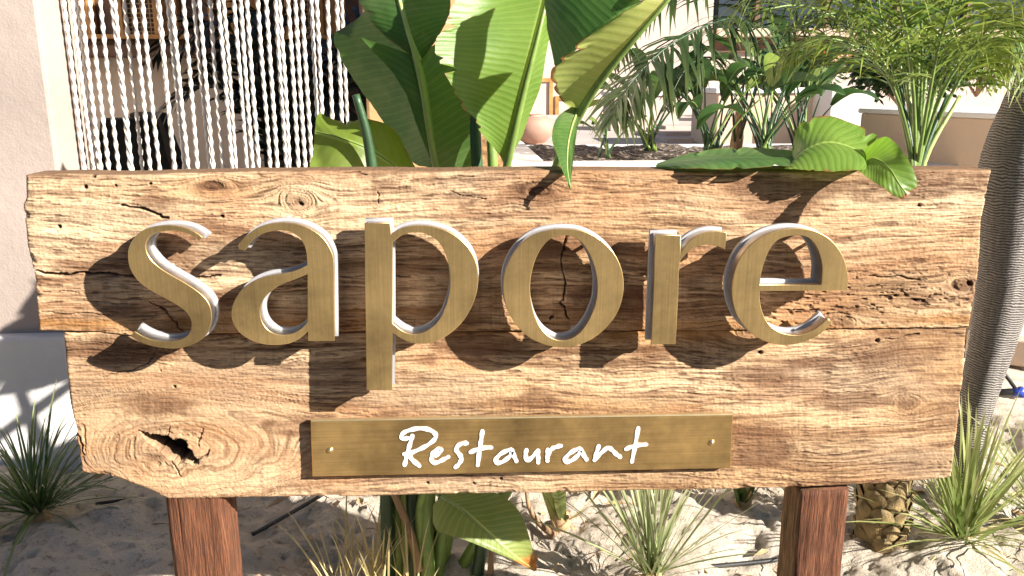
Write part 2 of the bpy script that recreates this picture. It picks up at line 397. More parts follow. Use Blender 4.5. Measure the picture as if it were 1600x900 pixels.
def wood(x, y, seed):
    """colour (linear) and relief (metres, + is towards the viewer) of the old timber at photo position x, y"""
    s = y+(fbm(x/420, y/160, seed, 3)-.5)*46+(fbm(x/95, y/40, seed+3, 3)-.5)*9
    ringw = np.zeros_like(x); knot = np.zeros_like(x)
    for i, (kx, ky, a, st) in enumerate(KNOTS):
        jx = (fbm(x/25, y/25, seed+40+i, 2)-.5)*8
        dx = (x-kx+jx)/st; dy = y-ky+jx*.5; r2 = dx*dx+dy*dy
        s = s-dy*a*a/np.maximum(r2, a*a)
        k = np.exp(-(r2/(a*a*.5))**1.5); s = s*(1-k)+k*(np.sqrt(r2)*2.4+ky+jx*1.5); knot = np.maximum(knot, k)
    # the big knot with its rings opening to the right
    wob = (fbm(x/45, y/30, seed+9, 3)-.5)
    dx = (x-262); dy = (y-704)+wob*18
    dxs = np.where(dx > 0, dx/2.6, dx/1.9)
    rr = np.sqrt(dxs*dxs+dy*dy*1.15)+wob*9+(fbm(x/20, y/14, seed+10, 2)-.5)*2.5
    W = np.exp(-(rr/92)**5)
    s = s*(1-W)+W*(rr*1.0+600)
    ringw = W
    f1 = vn(x/260, s/7.5, seed+21); f2 = vn(x/120, s/3.1, seed+22); f3 = vn(x/46, s/1.5, seed+23)
    ring = .5+.5*np.sin(s*2*np.pi/8+vn(x/90, y/60, seed+5)*5)
    g = .42*f1+.33*f2+.25*f3
    g = g*(1-.30*ringw)+.30*ringw*ring
    big = fbm(x/330, y/75, seed+31, 4); stain = fbm(x/120, y/42, seed+33, 4)
    cream = np.array((.66, .475, .29)); tan = np.array((.42, .255, .125)); brown = np.array((.13, .058, .026)); dark = np.array((.03, .019, .012)); orange = np.array((.42, .20, .055))
    t = sstep(.30, .72, big*.8+.25*g+sstep(900, 100, x)*.10)[..., None]
    c = tan*(1-t)+cream*t
    c = c*(.62+.76*fbm(x/150, y/30, seed+35, 4))[..., None]
    t = (sstep(.52, .22, g)*.70)[..., None]; c = c*(1-t)+brown*t
    red = (sstep(.48, .68, fbm(x/180, y/50, seed+37, 4))*.42)[..., None]; c = c*(1-red)+np.array((.38, .175, .075))*red*(.8+.5*g[..., None])
    lowl = sstep(640, 200, x)*sstep(515, 560, y)*.35+sstep(520, 600, y)*.12
    c = c*(1-lowl[..., None])+np.array((.36, .185, .08))*lowl[..., None]
    pore = sstep(.58, .80, vn(x/15, s/1.25, seed+64))*(.35+.65*vn(x/60, y/22, seed+65)); pore2 = sstep(.70, .86, vn(x/42, s/1.9, seed+66))
    t = (np.clip(pore*.66+pore2*.55, 0, .88)*(1-.5*ringw))[..., None]; c = c*(1-t)+brown*.62*t
    grey = (sstep(.55, .75, fbm(x/240, y/60, seed+36, 4))*.38)[..., None]; c = c*(1-grey)+np.array((.27, .195, .13))*grey
    t = (sstep(.54, .70, stain)*.68)[..., None]; c = c*(1-t)+brown*t
    t = (np.exp(-((y-508-6*np.sin(x/130))/24)**2)*.75*vn(x/150, y/9, seed+50))[..., None]; c = c*(1-t)+orange*t
    for (bx, by, wx, wy, am) in ((335, 292, 34, 18, .8), (850, 300, 30, 18, .6), (115, 520, 60, 10, .6), (160, 545, 60, 24, .45), (700, 310, 60, 18, .3), (1060, 470, 90, 24, .4), (900, 480, 90, 30, .35), (1370, 450, 110, 18, .3), (640, 280, 160, 10, .45), (420, 690, 70, 60, .22), (1230, 372, 28, 14, .3)):
        nzz = fbm(x/22, y/12, seed+77, 3)
        t = (am*np.exp(-(((x-bx)/wx)**2+((y-by)/wy)**2))*sstep(.3, .62, nzz))[..., None]; c = c*(1-t)+brown*.6*t
    fine = sstep(.78, .95, 1-np.abs(vn(x/70, s/2.4, seed+61)*2-1))*sstep(.45, .75, vn(x/110, y/26, seed+62))*(1-.75*ringw)
    t = (fine*.6)[..., None]; c = c*(1-t)+brown*.55*t
    saw = sstep(.55, .9, vn(x/2.8, y/160, seed+63))*.16*sstep(.4, .65, fbm(x/200, y/80, seed+67, 2)); c = c*(1-saw[..., None])
    t = (knot*.55)[..., None]; c = c*(1-t)+brown*.8*t
    rel = (g-.5)*.0019*(1-.8*ringw)-fine*.0018+(big-.5)*.006-(pore*.0013+pore2*.0011)*(1-.6*ringw)+(vn(x/2.6, y/2.6, seed+99)-.5)*.0009
    # torn, pitted grain at the right and along the seam
    rough = np.exp(-(((x-1400)/150)**2+((y-458)/38)**2))+.8*np.exp(-(((x-1240)/100)**2+((y-495)/26)**2))+.7*np.exp(-(((x-255)/75)**2+((y-700)/40)**2))+.5*np.exp(-(((x-120)/30)**2+((y-690)/50)**2))
    pit = sstep(.60, .72, fbm(x/13, s/3.2, seed+71, 3))*np.clip(rough, 0, 1)
    rel = rel-pit*.005; t = (pit*.72)[..., None]; c = c*(1-t)+brown*.5*t
    for pts, hw, dep in CRACKS:
        d = np.full_like(x, 1e3)
        jy = (fbm(x/18, y/18, seed+81, 3)-.5)*9; jx_ = (fbm(x/15, y/15, seed+82, 3)-.5)*16
        x0 = min(p[0] for p in pts)-20; x1 = max(p[0] for p in pts)+20
        msk = (x > x0) & (x < x1)
        if not msk.any(): continue
        for a, b in zip(pts, pts[1:]): d[msk] = np.minimum(d[msk], seg_dist((x+jx_)[msk], (y+jy)[msk], a, b))
        hwv = hw*.72*(.25+1.2*fbm(x/16, y/16, seed+83, 3))
        k = sstep(hwv*1.5, hwv*.4, d); rel = rel-k*dep; kk = (k*.62)[..., None]; c = c*(1-kk)+dark*kk
    for (qx, qy, r) in PITS:
        r = r*.85
        d = np.hypot((x-qx)/1.15, y-qy)+(fbm(x/5, y/5, seed+91, 2)-.5)*r
        k = sstep(r*1.1, r*.6, d); rel = rel-k*.008; kk = (k*.9)[..., None]; c = c*(1-kk)+dark*kk
    hx = x+(fbm(x/9, y/9, seed+95, 2)-.5)*7; hy = y+(fbm(x/9, y/9, seed+96, 2)-.5)*7
    hole = in_poly(hx, hy, HOLE)
    rel = np.where(hole, -.06, rel); c = np.where(hole[..., None], dark*.7, c)
    c = c*(.88+.24*vn(x/1.7, y/1.7, seed+97))[..., None]
    return np.clip(c, .004, .9), rel
def plank(name, top, bot, left, right, seed, thick, yoff, label, step=1.25, seam_at='b'):
    x0 = min(p[0] for p in left); x1 = max(p[0] for p in right)
    H = max(abs(bot[i][1]-top[0][1]) for i in range(len(bot)))
    nx = int((x1-x0)/step); ny = int(H/step)
    U, Vv = np.meshgrid(np.linspace(0, 1, nx), np.linspace(0, 1, ny))
    def interp(c, ax, t): return np.interp(t, [p[ax] for p in c], [p[1-ax] for p in c])
    # left/right edges as x(y); top/bottom as y(x)
    ya = top[0][1]*(1-Vv)+bot[0][1]*Vv
    yl = np.interp(Vv, [0, 1], [left[0][1], left[-1][1]]); yr = np.interp(Vv, [0, 1], [right[0][1], right[-1][1]])
    xl = interp(left, 1, yl); xr = interp(right, 1, yr)
    X = xl*(1-U)+xr*U
    yt = interp(top, 0, X); yb = interp(bot, 0, X)
    Y = yt*(1-Vv)+yb*Vv
    # ragged outline
    en = lambda a, k, sd: (fbm(a/40, a*0+k, sd, 3)-.5)
    X = X+en(Y/2.2, 1, seed+1)*7*(1-U)**30-en(Y/2.2, 2, seed+2)*7*U**30
    Y = Y+en(X/2.5, 3, seed+3)*4.5*(1-Vv)**14-en(X/2.5, 4, seed+4)*4.5*Vv**14
    c, rel = wood(X, Y, seed)
    dl = (X-xl); dr = (xr-X); dt = (Y-yt)*(2.6 if seam_at == 't' else 1); db = (yb-Y)*(2.6 if seam_at == 'b' else 1)
    rr = 4.0+5*(fbm(X/60, Y/60, seed+6, 2)-.35)
    rr = np.maximum(rr, 2.0)
    d = np.minimum(np.minimum(dl, dr), np.minimum(dt, db)); q = np.clip(1-d/rr, 0, 1)
    rel = rel-(1-np.sqrt(np.clip(1-q*q, 0, 1)))*rr*.00115
    chip = sstep(.62, .75, fbm(X/40, Y/14, seed+7, 3))*sstep(12, 3, d); rel = rel-chip*.004
    t = (sstep(6, 0, dt)*(.45 if seam_at == 'b' else .1)+chip*.25)[..., None]; t = np.clip(t, 0, .8); c = c*(1-t)+np.array((.16, .085, .045))*t
    wx, wy, wz = PN(X, Y, 0.0)
    Vt = np.stack([wx, yoff-rel, wz], -1).reshape(-1, 3)
    I = np.arange(nx*ny).reshape(ny, nx)
    Fq = np.stack([I[:-1, :-1], I[1:, :-1], I[1:, 1:], I[:-1, 1:]], -1).reshape(-1, 4)
    loop = np.concatenate([I[0, :], I[1:, -1], I[-1, -2::-1], I[-2:0:-1, 0]])
    n0 = len(Vt); L = len(loop)
    edgev = Vt[loop].copy()
    ringsV = []; nr = 5
    for k in range(1, nr+1):
        e = edgev.copy(); f = k/nr
        e[:, 1] = edgev[:, 1]*(1-f)+(yoff+thick)*f
        j = (fbm(np.arange(L)/60.0, np.full(L, k*1.7), seed+11, 3)-.5)*.006
        e[:, 2] += np.where(edgev[:, 2] > edgev[:, 2].mean(), 1, -1)*j*(.5 if k < nr else 0)
        ringsV.append(e)
    Vt = np.concatenate([Vt]+ringsV)
    Fs = []
    prev = loop
    for k in range(nr):
        cur = n0+k*L+np.arange(L)
        Fs.append(np.stack([prev, np.roll(prev, -1), np.roll(cur, -1), cur], -1)); prev = cur
    cen = Vt[prev].mean(0); ci = len(Vt); Vt = np.concatenate([Vt, cen[None]])
    Fs.append(np.stack([prev, np.roll(prev, -1), np.full(L, ci), np.full(L, ci)], -1)[:, [0, 1, 2]].repeat(1, 0)[:, [0, 1, 2, 2]])
    quads = np.concatenate([Fq]+Fs[:-1]); 
    me = fastmesh(name, Vt, quads)
    cols = np.ones((len(me.vertices), 4), np.float32); cols[:n0, :3] = c.reshape(-1, 3)
    side = np.array((.20, .115, .06))*(.7+.6*np.random.RandomState(seed).rand(len(cols)-n0, 1)); cols[n0:, :3] = side
    a = me.attributes.new('Col', 'FLOAT_COLOR', 'POINT'); a.data.foreach_set('color', cols.ravel())
    o = link(name, me, M['timber'], SIGN, True); o['label'] = label
    # closed back
    bk = me  # sides reach the back; close it with one sheet
    bv = [tuple(Vt[i]) for i in prev[::24]]
    b = mesh('plank_back', bv, [tuple(range(len(bv)))], M['walnut'], o)
    b.location = (0, 0, 0)
    return o
seam = [(40, 517), (150, 519), (205, 526), (330, 522), (700, 519), (1100, 517), (1400, 514), (1540, 512)]
plank('plank', [(30, 275), (400, 270), (900, 267), (1560, 265)], [(p[0], p[1]-.35) for p in seam],
      [(40, 275), (40, 310), (35, 320), (43, 400), (52, 425), (60, 517)], [(1550, 265), (1543, 300), (1534, 345), (1531, 420), (1516, 510)], 11, .085, 0.0, 'weathered cream upper beam split by a long crack')
plank('plank', [(p[0], p[1]+.35) for p in seam],
      [(90, 738), (125, 740), (180, 748), (235, 768), (262, 782), (420, 779), (700, 775), (1000, 769), (1230, 765), (1400, 757), (1500, 747)],
      [(96, 519), (104, 590), (112, 650), (126, 740)], [(1513, 512), (1508, 590), (1500, 660), (1489, 747)], 12, .082, .004, 'lower beam with ringed knot and black hole', seam_at='t')

def post(px0, px1, py, bottom_px, tint, label):
    a = P(px0, py, .008); b = P(px1, py, .008); y0, y1 = .008, .105
    x0, x1 = a.x, b.x; zt = a.z+.05; zb = -.4
    nl = 70; V = []; cols = []; per = []
    k = 22
    for i in range(k): per.append((x0+(x1-x0)*i/k, y0, 0))
    for i in range(k): per.append((x1, y0+(y1-y0)*i/k, 1))
    for i in range(k): per.append((x1-(x1-x0)*i/k, y1, 2))
    for i in range(k): per.append((x0, y1-(y1-y0)*i/k, 3))
    cx, cy = (x0+x1)/2, (y0+y1)/2
    for j in range(nl+1):
        z = zt+(zb-zt)*j/nl
        for q, (x, y, fc) in enumerate(per):
            g = mnoise.noise(Vector((q*.9, z*1.8, tint*9.1)))*.0036+mnoise.noise(Vector((q*.21+4, z*4, 3)))*.003+mnoise.noise(Vector((q*2.1, z*14, 5)))*.0012
            ux, uy = (x-cx)/(x1-x0)*2, (y-cy)/(y1-y0)*2
            rnd = max(0, abs(ux)+abs(uy)-1.82)*.03
            nv = Vector((ux, uy, 0)).normalized()
            V.append(Vector((x, y, z))+nv*(g-rnd))
            s = mnoise.noise(Vector((q*.6, z*3, 7+tint)))*.5+.5
            base = (.135, .055, .028) if fc != 3 else (.25, .145, .07)
            t = .6+.8*s; cols.append((base[0]*t, base[1]*t, base[2]*t, 1))
    n = len(per)
    Fc = [(j*n+q, (j+1)*n+q, (j+1)*n+(q+1) % n, j*n+(q+1) % n) for j in range(nl) for q in range(n)]
    Fc.append(tuple(range(n)))
    o = mesh('post', V, Fc, M['post'], SIGN, True)
    at = o.data.attributes.new('Col', 'FLOAT_COLOR', 'POINT'); at.data.foreach_set('color', [v for c in cols for v in c])
    o['label'] = label
post(259, 351, 800, 900, 1, 'square red-brown post under the knot hole')
post(1249, 1326, 800, 900, 2, 'square red-brown post with a paler side')

# ------------------------------------------------------------------ raised letters
GAP, DEP = .033, .046                          # stand-off from the board, depth of a letter
YF = -(GAP+DEP)                                # front face
def crop(pts, ox, oy, sc): return [(ox+x/sc, oy+y/sc) for x, y in pts]
LET = {}
LET['s'] = [crop([(552,162),(500,126),(430,98),(340,86),(250,92),(175,116),(118,165),(84,230),(80,300),(96,365),(140,432),(210,488),(290,533),(370,578),(428,618),(464,662),(475,710),(463,760),(430,790),(375,808),(300,811),(230,800),(170,776),(120,745),(97,782),(160,820),(240,846),(340,860),(430,852),(510,822),(570,775),(600,710),(606,645),(592,582),(555,530),(500,485),(430,440),(350,395),(280,350),(230,302),(201,252),(196,208),(214,166),(250,140),(300,127),(370,124),(430,135),(485,158),(525,188)], 180, 330, 4)]
LET['a'] = [crop([(85,215),(95,240),(135,248),(168,200),(215,157),(280,131),(350,122),(420,132),(470,165),(502,215),(515,270),(519,335),(450,369),(370,388),(280,402),(200,427),(130,470),(80,530),(50,600),(46,660),(67,720),(115,775),(190,816),(270,835),(350,836),(420,824),(480,792),(524,755),(524,812),(694,812),(692,500),(688,300),(666,230),(620,162),(550,112),(470,80),(380,68),(300,73),(220,96),(150,141),(105,187)], 350, 330, 4),
            crop([(521,395),(450,425),(370,455),(305,495),(262,535),(236,582),(230,640),(247,700),(290,748),(350,770),(420,766),(478,736),(521,692)], 350, 330, 4)]
LET['p'] = [crop([(43,55),(170,53),(172,106),(220,79),(290,66),(370,71),(450,97),(520,147),(566,212),(588,300),(580,390),(550,470),(500,542),(430,600),(360,628),(290,632),(230,613),(180,582),(178,855),(53,855)], 555, 330, 3.052),
            crop([(180,150),(230,113),(290,102),(350,114),(400,152),(434,215),(450,295),(447,390),(422,478),(385,535),(335,573),(280,585),(230,570),(180,532)], 555, 330, 3.052)]
LET['o'] = [crop([(470,90),(570,102),(670,147),(760,225),(815,320),(838,430),(828,540),(790,640),(720,730),(630,800),(530,840),(430,850),(330,832),(230,785),(145,705),(92,605),(66,500),(68,400),(100,300),(165,202),(250,133),(360,98)], 770, 335, 4.0909),
            crop([(455,135),(520,147),(575,190),(620,260),(650,340),(667,440),(660,550),(630,640),(585,720),(530,776),(460,803),(390,792),(322,740),(275,660),(248,560),(240,460),(255,350),(292,250),(345,177),(400,144)], 770, 335, 4.0909)]
LET['r'] = [crop([(102,112),(275,115),(273,232),(300,186),(350,137),(420,103),(500,88),(583,95),(572,215),(520,195),(460,183),(400,190),(345,213),(300,255),(268,300),(258,500),(240,850),(72,850),(88,480)], 1000, 340, 4.287)]
LET['e'] = [crop([(875,490),(880,400),(862,300),(820,212),(750,134),(650,84),(540,68),(430,78),(330,110),(232,172),(160,258),(116,360),(98,465),(106,570),(140,668),(202,750),(290,815),(390,849),(490,853),(590,831),(690,782),(770,705),(745,670),(700,710),(640,753),(560,781),(480,780),(400,752),(340,700),(302,620),(288,540),(288,492)], 1120, 340, 4.286),
            crop([(290,447),(297,380),(322,290),(362,202),(412,150),(475,128),(560,122),(620,142),(662,192),(690,262),(703,340),(697,447)], 1120, 340, 4.286)]
def densify(poly, corner=38):
    """round the traced points off except at real corners"""
    n = len(poly); out = []
    p = [Vector(q).to_2d() if len(q) == 2 else Vector(q[:2]) for q in poly]
    def sharp(i):
        a = p[i]-p[i-1]; b = p[(i+1) % n]-p[i]
        return a.angle(b) > R(corner)
    sh = [sharp(i) for i in range(n)]
    for i in range(n):
        p1, p2 = p[i], p[(i+1) % n]
        t1 = (p2-p[i-1])*.5 if not sh[i] else (p2-p1)
        t2 = (p[(i+2) % n]-p1)*.5 if not sh[(i+1) % n] else (p2-p1)
        L = (p2-p1).length
        if sh[i] and sh[(i+1) % n]: out.append(p1); continue
        t1 = t1.normalized()*L if t1.length else t1; t2 = t2.normalized()*L if t2.length else t2
        for k in range(4):
            f = k/4; h00 = 2*f**3-3*f*f+1; h10 = f**3-2*f*f+f; h01 = -2*f**3+3*f*f; h11 = f**3-f*f
            out.append(p1*h00+t1*h10+p2*h01+t2*h11)
    return out
def area2(p): return sum(p[i-1][0]*p[i][1]-p[i][0]*p[i-1][1] for i in range(len(p)))/2
def curve_mesh(name, loops, extrude, offset, bevel=0.0):
    cu = bpy.data.curves.new(name, 'CURVE'); cu.dimensions = '2D'; cu.fill_mode = 'BOTH'
    cu.extrude = extrude; cu.offset = offset; cu.bevel_depth = bevel; cu.bevel_resolution = 1
    for i, lp in enumerate(loops):
        a = area2(lp)
        if (a < 0) == (i == 0): lp = lp[::-1]
        sp = cu.splines.new('POLY'); sp.points.add(len(lp)-1); sp.use_cyclic_u = True
        for j, (x, z) in enumerate(lp): sp.points[j].co = (x, z, 0, 1)
    ob = bpy.data.objects.new('tmp', cu); COL.objects.link(ob)
    dg = bpy.context.evaluated_depsgraph_get(); me = bpy.data.meshes.new_from_object(ob.evaluated_get(dg))
    bpy.data.objects.remove(ob); me.name = name; me.materials.clear()
    return me
def upright(me, yc):                               # curve plane x,y -> world x,z
    me.transform(Matrix(((1, 0, 0, 0), (0, 0, -1, yc), (0, 1, 0, 0), (0, 0, 0, 1))))
for ch in 'sapore':
    loops = []
    for lp in LET[ch]:
        d = densify(lp); loops.append([(lambda v: (v.x, v.z))(P(q.x, q.y, YF)) for q in d])
    xs = [q[0] for q in loops[0]]; zs = [q[1] for q in loops[0]]
    body = curve_mesh('raised_letter', loops, DEP/2-.002, -.0036); upright(body, -(GAP+DEP/2))
    o = link('raised_letter', body, M['steel'], SIGN); o['label'] = 'raised letter %s, brass face on a bright steel rim' % ch
    def kid(name, me, mat):
        c = link(name, me, mat, o); c.location = (0, 0, 0); return c
    fc = curve_mesh('brass_face', loops, .0010, -.0016, .0011); upright(fc, YF+.0008); kid('brass_face', fc, M['brass'])
    bp = curve_mesh('back_tray', loops, .0045, .0012, .0004); upright(bp, -(GAP+.0045)); kid('back_tray', bp, M['steel_back'])
    # hidden studs that carry the letter
    idx = [int(len(loops[0])*f) for f in (.12, .45, .78)]
    cxm = sum(xs)/len(xs); czm = sum(zs)/len(zs)
    for k in idx:
        a = loops[0][k]; b = loops[0][(k+1) % len(loops[0])]
        t = Vector((b[0]-a[0], b[1]-a[1])).normalized(); nrm = Vector((t.y, -t.x))
        if area2(loops[0]) > 0: nrm = -nrm
        q = Vector(a)+nrm*.012
        mb = MB(); mb.tube([(q.x, -GAP, q.y), (q.x, .012, q.y)], .004, 8); s = mb.build('stud', M['steel_back'], o); s.location = (0, 0, 0)

# ------------------------------------------------------------------ brass plaque
YP = -.016
qs = [(485, 657), (1146, 647), (1142, 732), (488, 745)]
qw = [P(x, y, YP) for x, y in qs]
mb = MB()
c0 = sum(qw, Vector())/4
V = [];
for (k, dy) in ((1.0, .012), (1.0, .0022), (1.0, 0)):
    for q in qw:
        d = q-c0; sx = (abs(d.x)-(0.0022 if dy == 0 else 0))/abs(d.x); sz = (abs(d.z)-(0.0022 if dy == 0 else 0))/abs(d.z)
        V.append((c0.x+d.x*sx, YP+dy, c0.z+d.z*sz))
Fc = [(8, 11, 10, 9), (0, 1, 2, 3)]
for r_ in (0, 4):
    for k in range(4): Fc.append((r_+k, r_+4+k, r_+4+(k+1) % 4, r_+(k+1) % 4))
PLQ = mesh('plaque', V, Fc, M['brass_h'], SIGN); PLQ['label'] = 'brass plaque with white handwritten word Restaurant'
bm = bmesh.new(); bm.from_mesh(PLQ.data); bmesh.ops.recalc_face_normals(bm, faces=bm.faces); bm.to_mesh(PLQ.data); bm.free()
PLQ.data.materials.append(M['brass_edge'])  # paler brass for the upward-facing edge only
for p in PLQ.data.polygons:
    if p.normal.z > .3: p.material_index = 1
def kidp(mb, name, mat, smooth=True):
    o = mb.build(name, mat, PLQ, smooth); o.location = (0, 0, 0); return o
for (x, y) in ((516, 703), (1112, 691)):
    q = P(x, y, YP); mb = MB()
    prof = [(.0005, -.0045), (.0035, -.004), (.0058, -.0022), (.0066, 0)]
    V = []; n = 14
    for r_, dy in prof:
        for k in range(n): a = 2*math.pi*k/n; V.append((q.x+r_*math.cos(a), YP+dy, q.z+r_*math.sin(a)))
    mb.add(V, [(i*n+k, i*n+(k+1) % n, (i+1)*n+(k+1) % n, (i+1)*n+k) for i in range(3) for k in range(n)]+[tuple(range(n))])
    kidp(mb, 'screw', M['screw'])
STR = [(0, [(262,230),(240,310),(212,405),(190,490),(170,580)]), (0, [(205,258),(160,272),(130,240),(160,195),(250,160),(370,145),(480,170),(540,225),(520,280),(430,350),(330,400),(215,450)]), (0, [(165,450),(215,455),(260,520),(345,590)]),
    (0, [(540,470),(590,425),(600,395),(560,395),(512,430),(490,490),(500,543),(545,553),(620,520),(690,482)]), (0, [(910,320),(850,325),(795,360),(787,410),(830,468),(845,510),(812,570),(775,605)]),
    (0, [(1095,175),(1080,280),(1062,380),(1040,580)]), (0, [(955,425),(1060,385),(1200,370)]), (0, [(1450,402),(1400,405),(1310,450),(1252,520),(1270,556),(1340,538),(1425,470),(1450,408),(1470,470),(1500,535)]),
    (1, [(95,400),(85,460),(105,528),(160,488),(235,408)]), (1, [(232,405),(235,480),(235,550)]), (1, [(350,395),(345,470),(345,530)]), (1, [(345,470),(390,395),(440,368),(505,350)]),
    (1, [(740,387),(690,395),(610,440),(552,510),(570,543),(640,520),(718,450),(743,395),(775,460),(810,515)]), (1, [(955,352),(930,430),(905,520)]), (1, [(905,518),(990,432),(1060,377),(1110,400),(1160,450),(1210,485)]),
    (1, [(1425,140),(1392,330),(1350,540)]), (1, [(1280,390),(1380,352),(1520,335)])]
mb = MB(); sc = 1600/210.0
for off, pts in STR:
    cp = catmull([(610+200*off+x/sc, 650+y/sc) for x, y in pts], max(10, len(pts)*5))
    L = [P(q[0], q[1], YP) for q in cp]; n = len(L); wd = .0042
    # flat ribbon with round ends, a hair proud of the plate
    V = []; lay = YP-.0016-.0001*(STR.index((off, pts)) % 7)
    for i, p in enumerate(L):
        t = (L[min(i+1, n-1)]-L[max(i-1, 0)]); t = Vector((t.x, 0, t.z)).normalized(); nn = Vector((-t.z, 0, t.x))
        ww = wd*(1+.16*math.sin(i*.9))
        V += [Vector((p.x, lay, p.z))+nn*ww, Vector((p.x, lay, p.z))-nn*ww]
    k_ = len(V); W_ = V+[Vector((v.x, YP+.0003, v.z)) for v in V]
    mb.add(W_, [(2*i, 2*i+1, 2*i+3, 2*i+2) for i in range(n-1)]+[(2*i, 2*i+2, k_+2*i+2, k_+2*i) for i in range(n-1)]+[(2*i+3, 2*i+1, k_+2*i+1, k_+2*i+3) for i in range(n-1)])
    for p, q in ((L[0], L[1]), (L[-1], L[-2])):
        mb.add([(p.x+wd*math.cos(a*.5236), lay-.00005, p.z+wd*math.sin(a*.5236)) for a in range(12)], [tuple(range(12))])
kidp(mb, 'lettering', M['paint_white'], False)

# ------------------------------------------------------------------ leaf builder
def leaf_mesh(name, mid, left, right, mat, parent, n=56, m=9, ripple=.004, bulge=.0, brown_edge=0, brown_tip=0, rib=.006, rib_mat='stalk', torn=0, label=None, seed=0, world=False, freq=34, brown_side=0):
    """one leaf blade. mid/left/right: control points (px, py, depth), or world points; its midrib is a child"""
    cv = (lambda q: Vector(q)) if world else (lambda q: P(*q))
    A = [Vector(v) for v in catmull([cv(q) for q in mid], n)]
    B = [Vector(v) for v in catmull([cv(q) for q in left], n)] if left else None
    C = [Vector(v) for v in catmull([cv(q) for q in right], n)] if right else None
    rg = random.Random(seed); V = []; UV = []; BR = []
    dist = [0]
    for i in range(1, n): dist.append(dist[-1]+(A[i]-A[i-1]).length)
    sides = [(B, -1), (C, 1)]; offs = []
    faces = []; nsp = [(rg.randint(8, n-8), rg.uniform(.12, .34), rg.choice((-1, 1))) for _ in range(4)] if torn else []
    for E, sg in sides:
        if E is None: continue
        base = len(V)
        for i in range(n):
            acr = E[i]-A[i]; tg = (A[min(i+1, n-1)]-A[max(i-1, 0)])
            nr = acr.cross(tg); nr = nr.normalized() if nr.length > 1e-9 else Vector((0, -1, 0))
            for j in range(m+1):
                f = j/m
                p = A[i]+acr*f
                wob = math.sin(dist[i]*freq*6.28/10+f*2.1+seed+2*mnoise.noise(Vector((dist[i]*7, 0, seed))))*ripple*.35*f+mnoise.noise(Vector((dist[i]*9, f*2.2, seed*3.7+sg)))*ripple*1.6*f
                p = p+nr*(wob+bulge*math.sin(f*math.pi*.9)*acr.length)
                if j == m: p = p-acr*(.035*mnoise.noise(Vector((dist[i]*40, 5, seed)))+ (.05 if torn and mnoise.noise(Vector((dist[i]*60, 9, seed))) > .35 else 0))
                for (i0, dp, s0_) in nsp:
                    if (s0_ == sg or left is None or right is None) and f > .35: p = p-acr*f*dp*math.exp(-((i-i0-(f-.35)*2)/.75)**2)*(f-.35)/.65
                V.append(p); UV.append((sg*f, dist[i]))
                b = 0
                if brown_edge and (brown_side == 0 or brown_side == sg): b = max(b, (f-.84)/.16*brown_edge)
                if brown_tip: b = max(b, (i/(n-1)-(1-brown_tip))/brown_tip)
                BR.append(max(0, min(1, b)))
        for i in range(n-1):
            for j in range(m):
                a = base+i*(m+1)+j
                q = (a, a+1, a+m+2, a+m+1)
                faces.append(q if sg > 0 else q[::-1])
    me = bpy.data.meshes.new(name); me.from_pydata([tuple(v) for v in V], [], faces); me.update()
    uv = me.uv_layers.new(name='UVMap')
    uv.data.foreach_set('uv', [c for l in me.loops for c in UV[l.vertex_index]])
    at = me.attributes.new('brown', 'FLOAT', 'POINT'); at.data.foreach_set('value', BR)
    o = link(name, me, M[mat], parent, True)
    if label: o['label'] = label
    if rib:
        mb = MB(); off = [p+Vector((0, -rib*.35, 0)) for p in A[::2]]
        mb.tube(off, [rib*(1-.8*i/(len(off)-1)) for i in range(len(off))], 8)
        r_ = mb.build('midrib', M[rib_mat], o, True); r_.location = (0, 0, 0)
    return o
def stalk(pts, rad, mat, parent, name='stalk', n=24, sides=10, world=False):
    L = catmull([(Vector(p) if world else P(*p)) for p in pts], n); mb = MB()
    if isinstance(rad, tuple): rr = [rad[0]+(rad[1]-rad[0])*i/(n-1) for i in range(n)]
    else: rr = rad
    mb.tube(L, rr, sides); return mb.build(name, M[mat], parent, True)

# ------------------------------------------------------------------ big banana plant behind the sign
gb = G(655, 905); gb.z = 0
BAN = empty('banana_plant', (gb.x, gb.y, 0), 'big banana plant with broad paddle leaves rising behind the board', 'plant')
def root(dx=0, dy=0): return (gb.x+dx, gb.y+dy, -.03)
# deep green leaf at the left with a pale midrib
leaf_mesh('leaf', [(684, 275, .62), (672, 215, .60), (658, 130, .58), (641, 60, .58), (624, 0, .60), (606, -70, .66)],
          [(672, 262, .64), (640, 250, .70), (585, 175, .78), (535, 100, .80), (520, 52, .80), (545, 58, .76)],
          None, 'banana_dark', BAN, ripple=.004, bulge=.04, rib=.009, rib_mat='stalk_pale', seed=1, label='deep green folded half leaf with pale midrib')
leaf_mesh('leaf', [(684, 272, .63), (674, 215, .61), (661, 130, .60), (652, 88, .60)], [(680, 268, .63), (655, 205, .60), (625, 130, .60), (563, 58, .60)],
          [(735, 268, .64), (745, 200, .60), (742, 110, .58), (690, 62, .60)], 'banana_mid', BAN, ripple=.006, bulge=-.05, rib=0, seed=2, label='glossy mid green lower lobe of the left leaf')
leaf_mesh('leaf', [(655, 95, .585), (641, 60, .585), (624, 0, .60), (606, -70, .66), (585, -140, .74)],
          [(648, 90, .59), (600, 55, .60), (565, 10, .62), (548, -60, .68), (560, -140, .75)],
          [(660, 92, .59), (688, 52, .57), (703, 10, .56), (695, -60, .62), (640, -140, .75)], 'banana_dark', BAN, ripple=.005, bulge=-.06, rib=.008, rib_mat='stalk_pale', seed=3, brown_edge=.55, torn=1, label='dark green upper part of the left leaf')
s0 = P(684, 272, .62); stalk([root(-.03), (gb.x-.02, gb.y, .4), (s0.x-.01, .63, s0.z-.25), s0], (.022, .011), 'stalk_pale', BAN, world=True)
